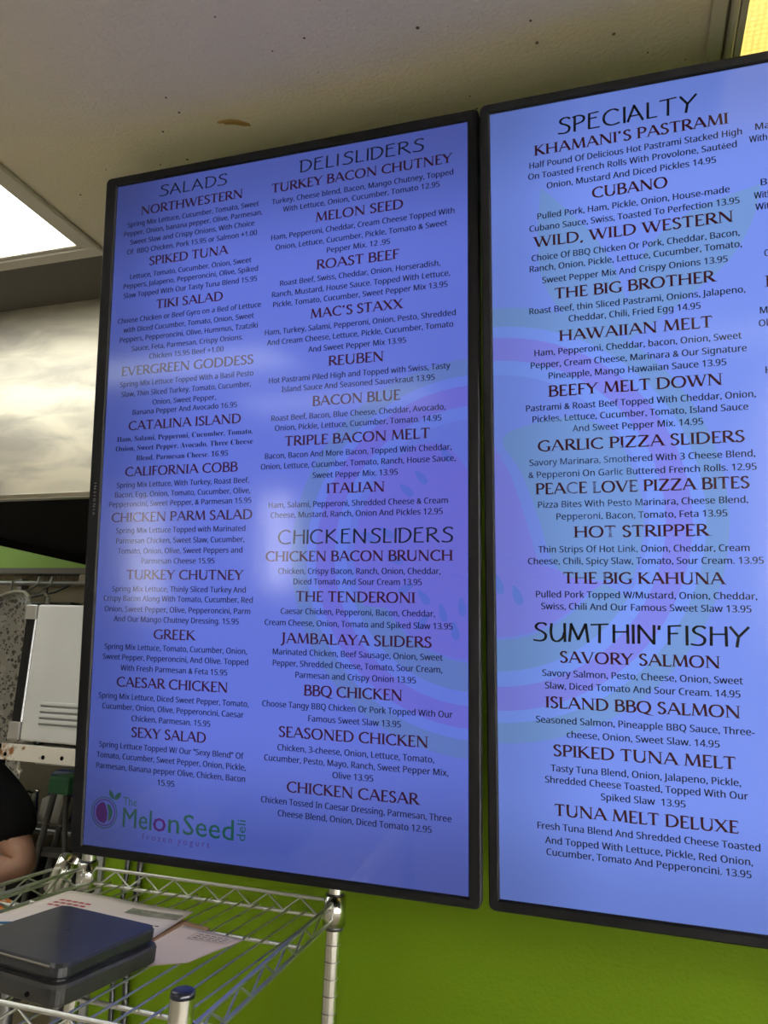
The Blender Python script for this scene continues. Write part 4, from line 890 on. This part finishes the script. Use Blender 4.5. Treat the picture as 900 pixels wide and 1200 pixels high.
LC = [(-.966, .93, 0), (-.668, .93, 0), (-.684, 1.176, 0), (-.932, 1.178, 0)]
let = tag(sheet('letter', LC, PZ + .0012, M['paper'], l1), 'white printed letter with red stamp under the back of the black scale', 'paper')
ec = [(-.665, .93, 0), (-.581, .995, 0), (-.556, 1.108, 0), (-.672, 1.125, 0)]
env = tag(sheet('envelope', ec, PZ, M['envelope'], lambda s_, t: .0004 * math.sin(t * 5)), 'small cream envelope with address box, right of the black scale', 'envelope')
tag(sheet('kraft_slip', [(-.70, 1.03, 0), (-.60, 1.06, 0), (-.628, 1.132, 0), (-.70, 1.150, 0)], PZ - .0004, M['kraft'], lambda s_, t: 0), 'brown kraft paper slip peeping out between letter and envelope', 'paper')
bk = thing('booklet', 'thin printed booklet with blue spine at the back left of the black scale', 'booklet', (-.86, .95, DZ))
for i in range(4):
    build('page', MB().prism([(-.965 + i * .003, .86), (-.835, .85), (-.835 + i * .002, .985 + i * .006), (-.962 + i * .003, .99 + i * .008)], DZ + .0035 + i * .003, DZ + .0045 + i * .003), M['paper'] if i % 2 else M['greypaper'] if 'greypaper' in M else M['paper'], bk)
build('blue_spine', MB().tube([(-.962, .93, DZ + .017), (-.836, .992, DZ + .018)], .0018, 6), M['blueedge'], bk)
def put_ink(parent, bars, z, m_, name):
    mb = MB()
    for x0, x1, y0, y1, dz in bars:
        k = 8
        for i in range(k):
            a = x0 + (x1 - x0) * i / k; b_ = a + (x1 - x0) / k * .8; mb.add([(a, y0, z + dz), (b_, y0, z + dz), (b_, y1, z + dz), (a, y1, z + dz)], [(0, 1, 2, 3)])
    build(name, mb, m_, parent, origin=None)
def ink_part(parent, name, quads, m_):
    mb = MB()
    for q in quads: mb.add(q, [(0, 1, 2, 3)])
    return build(name, mb, m_, parent)
def on_letter(u, w):     # point on the letter surface
    c = [Vector(p) for p in LC]; p = (c[0] * (1 - u) + c[1] * u) * (1 - w) + (c[3] * (1 - u) + c[2] * u) * w
    return (p.x, p.y, PZ + .0012 + l1(u, w) + .0009)
def lq(u0, u1, w0, w1, n=1):
    o = []
    for i in range(n):
        a, b_ = u0 + (u1 - u0) * i / n, u0 + (u1 - u0) * (i + 1) / n; o.append([on_letter(a, w0), on_letter(b_, w0), on_letter(b_, w1), on_letter(a, w1)])
    return o
ink_part(let, 'printed_picture', lq(.60, .98, .80, .90, 6), M['photoink'])
ink_part(let, 'red_stamp', [q for k in range(3) for j in range(5) for q in lq(.10 + j * .05, .14 + j * .05, .70 + k * .05, .725 + k * .05)], M['redink'])
ink_part(let, 'printed_lines', [q for k in range(3) for j in range(7) for q in lq(.70 + j * .035, .725 + j * .035, .56 + k * .05, .575 + k * .05)], M['ink'])
def on_env(u, w):
    c = [Vector(p) for p in ec]; p = (c[0] * (1 - u) + c[1] * u) * (1 - w) + (c[3] * (1 - u) + c[2] * u) * w
    return (p.x, p.y, PZ + .0016)
def eq(u0, u1, w0, w1): return [on_env(u0, w0), on_env(u1, w0), on_env(u1, w1), on_env(u0, w1)]
ink_part(env, 'address_box', [eq(.35, .93, .93, .936), eq(.35, .93, .72, .726), eq(.35, .356, .72, .936), eq(.924, .93, .72, .936)] + [eq(.40 + j * .1, .47 + j * .1, .76 + k * .05, .775 + k * .05) for k in range(3) for j in range(5)], M['ink'])
# papers on the lower deck
LZ = .821 + .0075
low = tag(sheet('flyer', [(-.93, 1.00, 0), (-.70, 1.02, 0), (-.70, 1.25, 0), (-.93, 1.24, 0)], LZ, M['paper'], lambda s_, t: .004 * s_ * t), 'white printed flyer on the lower deck of the wire shelf', 'paper')
ink_part(low, 'printed_lines', [[(-.90 + j * .03, 1.05 + k * .03, LZ + .006), (-.88 + j * .03, 1.05 + k * .03, LZ + .006), (-.88 + j * .03, 1.055 + k * .03, LZ + .006), (-.90 + j * .03, 1.055 + k * .03, LZ + .006)] for j in range(6) for k in range(6)], M['ink'])

# ------------------------------------------------------------------ rusty wall shelf and microwave
rs_ = thing('steel_shelf', 'white enamelled steel shelf with rusty end under the microwave', 'shelf', (-1.526, 1.6, 1.372))
o = build('front_rail', MB().bbox(-1.526, -.98, 1.597, 1.601, 1.352, 1.392, .0012, 1), M['rusty'], rs_)
o2 = build('shelf_plate', MB().box(-1.522, -.98, 1.6015, 2.02, 1.386, 1.390), M['rusty'], rs_)
for x in (-1.510, -1.392, -1.335, -1.25, -1.17):
    build('bolt_hole', MB().lathe([(0, 0), (.0052, 0), (.0052, .0016), (0, .0016)], (x, 1.5975, 1.366 if x < -1.36 else 1.368), 12, (0, -1, 0)), M['hoodblack'], o)
build('hook', MB().tube([(-1.478, 1.612, 1.352), (-1.478, 1.612, 1.330), (-1.470, 1.612, 1.322), (-1.466, 1.612, 1.330)], .003, 6), M['whitepl'], rs_)
for y in (1.63, 1.99): build('shelf_upright', MB().box(-1.010, -.98, y, y + .03, 0, 1.39), M['guard'], rs_)
build('shelf_foot', MB().box(-1.03, -.96, 1.62, 2.03, 0, .012), M['guard'], rs_)
mw = thing('microwave_oven', 'white microwave oven with black glass door, seen from its side', 'microwave', (-1.30, 1.80, 1.392))
mx0, mx1, my0, my1, mz0, mz1 = -1.481, -1.02, 1.606, 1.98, 1.400, 1.745
build('cabinet', MB().bbox(mx0, mx1, my0, my1, mz0, mz1, .005, 2), M['mwwhite'], mw)
for i in range(4):
    build('vent_slot', MB().bbox(-1.428, -1.06, my0 - .0016, my0 + .001, 1.4415 + i * .0148, 1.4455 + i * .0148, .0006, 1), M['mwdark'], mw)
    build('vent_ridge', MB().bbox(-1.430, -1.06, my0 - .0035, my0 + .001, 1.4462 + i * .0148, 1.4545 + i * .0148, .0012, 1), M['mwwhite'], mw)
dr = build('door', MB().bbox(-1.520, -1.486, my0 + .004, my1 - .1, mz0 + .004, mz1 - .003, .003, 1), M['bglass'], mw)
build('door_corner', MB().bbox(-1.524, -1.4855, my0 + .001, my1 - .098, mz1 - .040, mz1, .004, 2), M['silver'], dr)
build('door_corner', MB().bbox(-1.524, -1.4855, my0 + .001, my1 - .098, mz0, mz0 + .046, .004, 2), M['silver'], dr)
build('door_handle', MB().bbox(-1.540, -1.525, my1 - .13, my1 - .11, mz0 + .05, mz1 - .05, .004, 2), M['silver'], dr)
build('control_panel', MB().bbox(-1.520, -1.486, my1 - .095, my1 - .004, mz0 + .004, mz1 - .003, .003, 1), M['silver'], mw)
for x in (-1.45, -1.06):
    for y in (1.64, 1.94): build('rubber_foot', MB().lathe([(0, 1.3905), (.012, 1.3905), (.012, 1.4005), (0, 1.4005)], (x, y, 0), 12), M['blackrub'], mw)

# ------------------------------------------------------------------ things along the kitchen wall
pr = thing('hanging_rail', 'grey metal rail running along the tan kitchen wall', 'rail', (-2.5, 2.86, 1.96))
build('rail_tube', MB().tube([(-4.4, 2.86, 1.958), (-.3, 2.86, 1.958)], .011, 10), M['alu'], pr)
for x in (-3.9, -2.9, -1.9, -.9): build('rail_bracket', MB().bbox(x - .012, x + .012, 2.85, 3.02, 1.962, 1.975, .002, 1).box(x - .012, x + .012, 3.0, 3.05, 1.93, 2.0), M['alu'], pr)
tag(build('junction_box', MB().bbox(-2.49, -2.42, 2.93, 3.048, 1.962, 2.010, .006, 2), M['cream'], origin=(-2.45, 3.0, 1.96)), 'tan junction box on the wall above the microwave', 'box')
vt = thing('vent_strip', 'ribbed tan vent strip under the grey ledge of the kitchen wall', 'vent', (-2.65, 3.03, 1.98))
for i in range(22): build('vent_slat', MB().box(-2.83 + i * .015, -2.823 + i * .015, 3.018, 3.049, 1.965, 2.015), M['cream'], vt)
tag(build('black_cord', MB().tube([(-3.4, 2.92, 1.97), (-3.15, 2.92, 1.91), (-2.9, 2.92, 1.893), (-2.74, 2.92, 1.898), (-2.60, 2.92, 1.925), (-2.50, 2.93, 1.972)], .006, 8), M['blackrub'], origin=(-2.85, 2.84, 1.885)), 'black cord sagging from the rail to the junction box', 'cord')
wc = thing('wall_camera', 'small black device hanging above the microwave', 'device', (-2.52, 2.85, 1.80))
build('device_body', MB().bbox(-2.66, -2.40, 2.80, 2.90, 1.78, 1.865, .008, 2), M['blackrub'], wc)
build('white_plug', MB().bbox(-2.535, -2.515, 2.785, 2.80, 1.855, 1.885, .003, 1).tube([(-2.545, 2.79, 1.90), (-2.525, 2.79, 1.888)], .006, 6), M['whitepl'], wc)
build('device_stem', MB().tube([(-2.60, 2.86, 1.86), (-2.60, 2.86, 1.95)], .005, 6), M['blackrub'], wc)
# speckled vinyl hanging from clips
ap = MB(); nx, nz = 16, 20
def apx(i): return -3.25 + .87 * i / nx
top = [1.60, 1.65, 1.70, 1.73, 1.76, 1.785, 1.80, 1.815, 1.825, 1.835, 1.845, 1.855, 1.865, 1.875, 1.888, 1.885, 1.86]
vs = []
for side in (0, 1):
    for i in range(nx + 1):
        for j in range(nz + 1):
            z = .55 + (top[i] - .55) * j / nz
            x = apx(i) - (.10 * max(0, (j / nz) - .8) * (i / nx) * 3 if i > 12 else 0)
            vs.append((x, 2.60 + .020 * math.sin(i * .9 + j * .08) + (.003 if side else 0), z))
m_ = (nx + 1) * (nz + 1); fs = []
for i in range(nx):
    for j in range(nz):
        a = i * (nz + 1) + j; q = (a, a + nz + 1, a + nz + 2, a + 1); fs.append(q); fs.append(tuple(reversed([k + m_ for k in q])))
for j in range(nz): 
    for i in (0, nx): a = i * (nz + 1) + j; fs.append((a, a + 1, a + 1 + m_, a + m_))
for i in range(nx):
    for j in (0, nz): a = i * (nz + 1) + j; fs.append((a, a + nz + 1, a + nz + 1 + m_, a + m_))
ap.add(vs, fs, True)
apo = thing('speckled_apron', 'grey speckled vinyl apron hanging from clips left of the microwave', 'apron', (-2.8, 2.60, .55))
build('apron_cloth', ap, M['terrazzo'], apo)
build('apron_hem', MB().tube([(apx(i) - (.10 * .2 * (i / nx) * 3 if i > 12 else 0), 2.597 + .020 * math.sin(i * .9 + 1.6), top[i] + .004) for i in range(nx + 1)], .007, 6), M['whitepl'], apo)
for k, x in enumerate((-2.64, -2.565)):
    c = thing('clear_hanger_clip', 'clear plastic clip on the rail holding the apron, ' + ('left' if k == 0 else 'right') + ' one of the close pair', 'clip', (x, 2.80, 1.86), 'clear clips on the rail')
    build('clip_hook', MB().tube([(x, 2.86, 1.985), (x, 2.845, 1.985), (x, 2.84, 1.95), (x + .003, 2.76, 1.90), (x, 2.64, 1.885)], .006, 6), M['clear'], c)
    build('clip_jaw', MB().bbox(x - .02, x + .02, 2.622, 2.650, 1.84, 1.885, .004, 1), M['clear'], c)
c = thing('clear_hanger_clip', 'clear plastic clip hanging alone at the left edge above the apron', 'clip', (-2.80, 2.84, 1.88), 'clear clips on the rail')
build('clip_hook', MB().tube([(-2.80, 2.872, 1.965), (-2.80, 2.86, 1.972), (-2.80, 2.846, 1.965), (-2.80, 2.845, 1.87), (-2.785, 2.845, 1.86), (-2.775, 2.845, 1.875)], .005, 6), M['clear'], c)

# storage behind the person
sr = thing('storage_rack', 'dark storage rack against the kitchen wall below the microwave', 'rack', (-2.25, 2.9, 0))
for z in (.40, .905): build('rack_shelf', MB().bbox(-2.80, -1.60, 2.79, 3.03, z - .02, z, .004, 1), M['alu'], sr)
for x in (-2.78, -1.62):
    for y in (2.80, 3.02): build('rack_upright', MB().box(x - .010, x + .010, y - .010, y + .010, 0, 1.00), M['alu'], sr)
pj = thing('metal_pitcher', 'small metal pitcher on the storage rack behind the person', 'pitcher', (-2.53, 2.85, .905))
build('pitcher_body', MB().lathe([(0, .906), (.046, .906), (.043, .96), (.038, 1.03), (.042, 1.04), (.037, 1.035), (.041, .915), (0, .915)], (-2.53, 2.85, 0), 24), M['chrome'], pj)
build('pitcher_handle', MB().tube([(-2.57, 2.85, 1.02), (-2.60, 2.85, 1.01), (-2.60, 2.85, .96), (-2.572, 2.85, .945)], .004, 6), M['chrome'], pj)
tag(build('white_tub', MB().lathe([(0, .906), (.045, .906), (.068, .96), (.062, 1.02), (.030, 1.035), (0, 1.035)], (-2.385, 2.86, 0), 8), M['whitepl'], origin=(-2.385, 2.86, .905)), 'rounded white plastic tub beside the metal pitcher', 'tub')
tag(build('blue_bag', MB().bbox(-2.52, -2.34, 2.935, 3.025, .907, 1.12, .03, 3), M['blue'], origin=(-2.43, 2.98, .905)), 'dark blue plastic bag on the rack behind the tub', 'bag')
wb = thing('wire_basket', 'small white wire basket on the wall above the blue bag', 'basket', (-2.45, 3.0, 1.13))
for i in range(6): build('basket_wire', MB().tube([(-2.66 + i * .058, 3.01, 1.13), (-2.66 + i * .058, 3.01, 1.22 if i > 1 else 1.17)], .003, 6), M['whitepl'], wb)
for z in (1.13, 1.175, 1.22): build('basket_wire', MB().tube([(-2.66 if z < 1.2 else -2.545, 3.008, z), (-2.37, 3.008, z)], .003, 6), M['whitepl'], wb)
build('basket_mount', MB().box(-2.48, -2.44, 3.012, 3.05, 1.135, 1.215), M['whitepl'], wb)
for x, w_, lb in ((-2.60, .26, 'dark lidded bin under the rack, left of the step ladder'), (-2.20, .28, 'dark lidded bin under the rack, behind the step ladder')):
    bn = thing('storage_bin', lb, 'bin', (x, 2.9, .40), 'dark bins on the rack')
    build('bin_tub', MB().bbox(x - w_ / 2 + .01, x + w_ / 2 - .01, 2.815, 3.005, .401, .74, .02, 2), M['darkpl'], bn)
    build('bin_lid', MB().bbox(x - w_ / 2, x + w_ / 2, 2.813, 3.007, .741, .765, .008, 2), M['darkpl'], bn)
ld = thing('step_ladder', 'grey aluminium step ladder with green top standing by the rack', 'ladder', (-2.2, 2.68, 0))
for y in (2.64, 2.73):
    build('front_rail', MB().tube([(-2.222, y, 1.08), (-2.42, y, .0)], .013, 6), M['ladder'], ld)
    build('rear_rail', MB().tube([(-2.165, y, 1.08), (-2.02, y, .0)], .010, 6), M['ladder'], ld)
for i, z in enumerate((.34, .60, .86)):
    x = -2.222 - .198 * (1.08 - z) / 1.08
    build('step', MB().bbox(x - .03, x + .10, 2.645, 2.725, z - .02, z, .003, 1), M['ladder'], ld)
build('brace', MB().tube([(-2.30, 2.638, .965), (-2.14, 2.638, .965)], .004, 6), M['ladder'], ld)
build('ladder_cap', MB().bbox(-2.245, -2.14, 2.62, 2.75, 1.08, 1.15, .012, 2), M['ladgreen'], ld)

# prep table with printed cloth
tb = thing('prep_table', 'stainless prep table behind the shelves, under the person at work', 'table', (-1.85, 1.66, 0))
build('table_top', MB().bbox(-2.35, -1.33, 1.545, 1.76, .90, .94, .005, 2), M['woodtop'], tb)
for x in (-2.31, -1.37):
    for y in (1.565, 1.74): build('leg', MB().tube([(x, y, 0), (x, y, .90)], .016, 10), M['alu'], tb)
cb = MB(); nn = 18
vs = [(-1.86 + .50 * i / nn, 1.56 + .18 * j / nn, .9424 + .075 * math.sin(math.pi * i / nn) ** .5 * math.sin(math.pi * (j + .6) / (nn + 1.2)) ** .5 + .010 * math.sin(i * 1.3) * math.sin(j * .9) ** 2) for i in range(nn + 1) for j in range(nn + 1)]
fs = [(i * (nn + 1) + j, (i + 1) * (nn + 1) + j, (i + 1) * (nn + 1) + j + 1, i * (nn + 1) + j + 1) for i in range(nn) for j in range(nn)]
kk = len(vs); vs += [(a, b_, .9415) for a, b_, c in vs]; fs += [tuple(reversed([q + kk for q in f])) for f in fs]
bd = [i * (nn + 1) for i in range(nn + 1)] + [nn * (nn + 1) + j for j in range(1, nn + 1)] + [i * (nn + 1) + nn for i in range(nn - 1, -1, -1)] + [j for j in range(nn - 1, 0, -1)]
fs += [(bd[i], bd[(i + 1) % len(bd)], bd[(i + 1) % len(bd)] + kk, bd[i] + kk) for i in range(len(bd))]
cb.add(vs, fs, True)
tag(build('printed_towel', cb, M['floral'], origin=(-1.6, 1.65, .94)), 'crumpled white towel with fruit print below the person\'s arm', 'towel')

# ------------------------------------------------------------------ person at work
def skinned(name, pts, edges, material, parent, sub=2, root=0):
    me = bpy.data.meshes.new(name); off = Vector(parent.location) + (Vector(parent.parent.location) if parent.parent else Vector((0, 0, 0)))
    me.from_pydata([tuple(Vector(p[:3]) - off) for p in pts], edges, []); me.materials.append(material)
    o = bpy.data.objects.new(name, me); COL.objects.link(o); o.parent = parent
    o.modifiers.new('skin', 'SKIN'); sv = me.skin_vertices[0].data if me.skin_vertices else None
    if sv is None:
        bm = bmesh.new(); bm.from_mesh(me); bm.verts.layers.skin.verify(); bm.to_mesh(me); bm.free(); sv = me.skin_vertices[0].data
    for i, p in enumerate(pts):
        r = p[3]; sv[i].radius = (r, r) if not isinstance(r, tuple) else r
        sv[i].use_root = (i == root)
    o.modifiers['skin'].use_smooth_shade = True
    s_ = o.modifiers.new('sub', 'SUBSURF'); s_.levels = sub; s_.render_levels = sub
    return o
pe = thing('person', 'person in black t-shirt and clear plastic gloves, working behind the shelves at left edge', 'person', (-2.10, 1.98, 0))
# faces -X, leaning forward a little; left side toward the camera
J = dict(pel=(-2.060, 2.00, .84, (.13, .10)), wai=(-2.090, 2.00, 1.00, (.115, .09)), che=(-2.120, 2.00, 1.16, (.14, .105)), nb=(-2.140, 2.00, 1.295, (.07, .06)),
         nk=(-2.170, 2.00, 1.355, .050), hb=(-2.200, 2.00, 1.42, .070), ht=(-2.205, 2.00, 1.49, (.078, .088)), tp=(-2.200, 2.00, 1.545, .055),
         ls=(-1.84, 1.87, 1.245, .060), le=(-1.608, 1.845, 1.040, .043), lf=(-1.71, 1.80, 1.018, .045), lw=(-1.84, 1.76, 1.045, .030),
         rs=(-2.130, 2.15, 1.255, .058), re=(-2.110, 2.23, 1.00, .040), rf=(-2.200, 2.18, .995, .040), rw=(-2.330, 2.08, 1.02, .028),
         lh=(-2.070, 1.92, .78, .085), lk=(-2.100, 1.91, .46, .060), lc=(-2.080, 1.915, .32, .058), la=(-2.060, 1.91, .085, .038), lt=(-2.200, 1.90, .045, .036),
         rh=(-2.060, 2.08, .78, .085), rk=(-2.060, 2.09, .46, .060), rc=(-2.040, 2.09, .32, .058), ra=(-2.030, 2.09, .085, .038), rt=(-2.160, 2.10, .045, .036))
def sub_skel(keys, edges, scale=1.0, over=None):
    pts = []
    for k in keys:
        p = J[k]; r = p[3]; r = tuple(q * scale for q in r) if isinstance(r, tuple) else r * scale
        if over and k in over: r = over[k]
        pts.append((*p[:3], r))
    return pts, [(keys.index(a), keys.index(b_)) for a, b_ in edges]
bk_ = ['pel', 'wai', 'che', 'nb', 'nk', 'hb', 'ht', 'tp', 'ls', 'le', 'lf', 'lw', 'rs', 're', 'rf', 'rw', 'lh', 'lk', 'lc', 'la', 'lt', 'rh', 'rk', 'rc', 'ra', 'rt']
be = [('pel', 'wai'), ('wai', 'che'), ('che', 'nb'), ('nb', 'nk'), ('nk', 'hb'), ('hb', 'ht'), ('ht', 'tp'), ('nb', 'ls'), ('ls', 'le'), ('le', 'lf'), ('lf', 'lw'), ('nb', 'rs'), ('rs', 're'), ('re', 'rf'), ('rf', 'rw'),
      ('pel', 'lh'), ('lh', 'lk'), ('lk', 'lc'), ('lc', 'la'), ('la', 'lt'), ('pel', 'rh'), ('rh', 'rk'), ('rk', 'rc'), ('rc', 'ra'), ('ra', 'rt')]
p_, e_ = sub_skel(bk_, be); body = skinned('body', p_, e_, M['skin'], pe)
# shirt: torso and sleeves to just above the elbow
J['sl'] = (-1.640, 1.850, 1.095, .064); J['slm'] = (-1.715, 1.858, 1.175, .074); J['sr'] = (-2.115, 2.21, 1.08, .058)
p_, e_ = sub_skel(['wai', 'pel', 'che', 'nb', 'ls', 'slm', 'sl', 'rs', 'sr'], [('pel', 'wai'), ('wai', 'che'), ('che', 'nb'), ('nb', 'ls'), ('ls', 'slm'), ('slm', 'sl'), ('nb', 'rs'), ('rs', 'sr')], 1.0,
                  {'pel': (.15, .12), 'wai': (.135, .11), 'che': (.16, .125), 'nb': (.085, .075), 'ls': .078, 'rs': .075})
skinned('t_shirt', p_, e_, M['tshirt'], pe, 2)
p_, e_ = sub_skel(['pel', 'lh', 'lk', 'lc', 'la', 'rh', 'rk', 'rc', 'ra'], [('pel', 'lh'), ('lh', 'lk'), ('lk', 'lc'), ('lc', 'la'), ('pel', 'rh'), ('rh', 'rk'), ('rk', 'rc'), ('rc', 'ra')], 1.14)
skinned('trousers', p_, e_, M['trouser'], pe, 2)
for a, b_ in (('la', 'lt'), ('ra', 'rt')):
    A, B = J[a], J[b_]
    skinned('shoe', [(A[0] + .02, A[1], .05, .046), (B[0], B[1], .044, .044), (B[0] - .06, B[1], .036, .034)], [(0, 1), (1, 2)], M['blackrub'], pe, 2)
skinned('hair', [(-2.18, 2.0, 1.46, (.088, .085)), (-2.185, 2.0, 1.53, (.085, .080)), (-2.15, 2.0, 1.40, .05), (-2.22, 2.0, 1.575, .045)], [(0, 1), (0, 2), (1, 3)], M['hair'], pe, 2)
fc = MB(); 
build('nose', MB().lathe([(0, 0), (.014, .0), (.008, .022), (0, .026)], (-2.275, 2.0, 1.455), 10, (-1, 0, -.35)), M['skin'], body)
for s_ in (-1, 1):
    build('eye', MB().lathe([(0, .010), (.007, .007), (.010, 0), (.007, -.007), (0, -.010)], (-2.268, 2.0 + .030 * s_, 1.485), 10, (1, 0, 0)), M['eye'], body)
    build('ear', MB().lathe([(0, .006), (.014, .004), (.019, 0), (.014, -.004), (0, -.006)], (-2.20, 2.0 + .083 * s_, 1.475), 10, (0, 1, 0)), M['skin'], body)
build('mouth', MB().bbox(-2.272, -2.260, 1.98, 2.02, 1.418, 1.426, .003, 1), M['lip'], body)
def hand(w, d, side):
    w = Vector(w); d = Vector(d).normalized(); lat = Vector((0, 0, 1)).cross(d).normalized() * side; dn = Vector((0, 0, -1))
    pts = [(*w, .026), (*(w + d * .045), .034), (*(w + d * .080), .030)]; ed = [(0, 1), (1, 2)]
    for k, (o_, ln) in enumerate(((-.030, .070), (-.010, .080), (.010, .075), (.030, .060))):
        b0 = w + d * .082 + lat * o_; b1 = b0 + d * ln * .45 + dn * ln * .12; b2 = b1 + d * ln * .30 + dn * ln * .25; b3 = b2 + d * ln * .15 + dn * ln * .28
        n0 = len(pts); pts += [(*b0, .0105), (*b1, .0095), (*b2, .0085), (*b3, .0070)]; ed += [(2, n0), (n0, n0 + 1), (n0 + 1, n0 + 2), (n0 + 2, n0 + 3)]
    n0 = len(pts); t0 = w + d * .030 - lat * .034; t1 = t0 + d * .030 - lat * .018 + dn * .008; t2 = t1 + d * .026 - lat * .002 + dn * .012
    pts += [(*t0, .013), (*t1, .0105), (*t2, .0085)]; ed += [(1, n0), (n0, n0 + 1), (n0 + 1, n0 + 2)]
    return pts, ed
for w, prev, sd in (('lw', 'lf', -1), ('rw', 'rf', 1)):
    d = Vector(J[w][:3]) - Vector(J[prev][:3]); p_, e_ = hand(J[w][:3], d, sd); skinned('gloved_hand', p_, e_, M['glove'], pe, 1, 1)
    skinned('glove_cuff', [(*(Vector(J[w][:3]) - d.normalized() * .125), .050), (*J[w][:3], .036)], [(0, 1)], M['glove'], pe, 2)
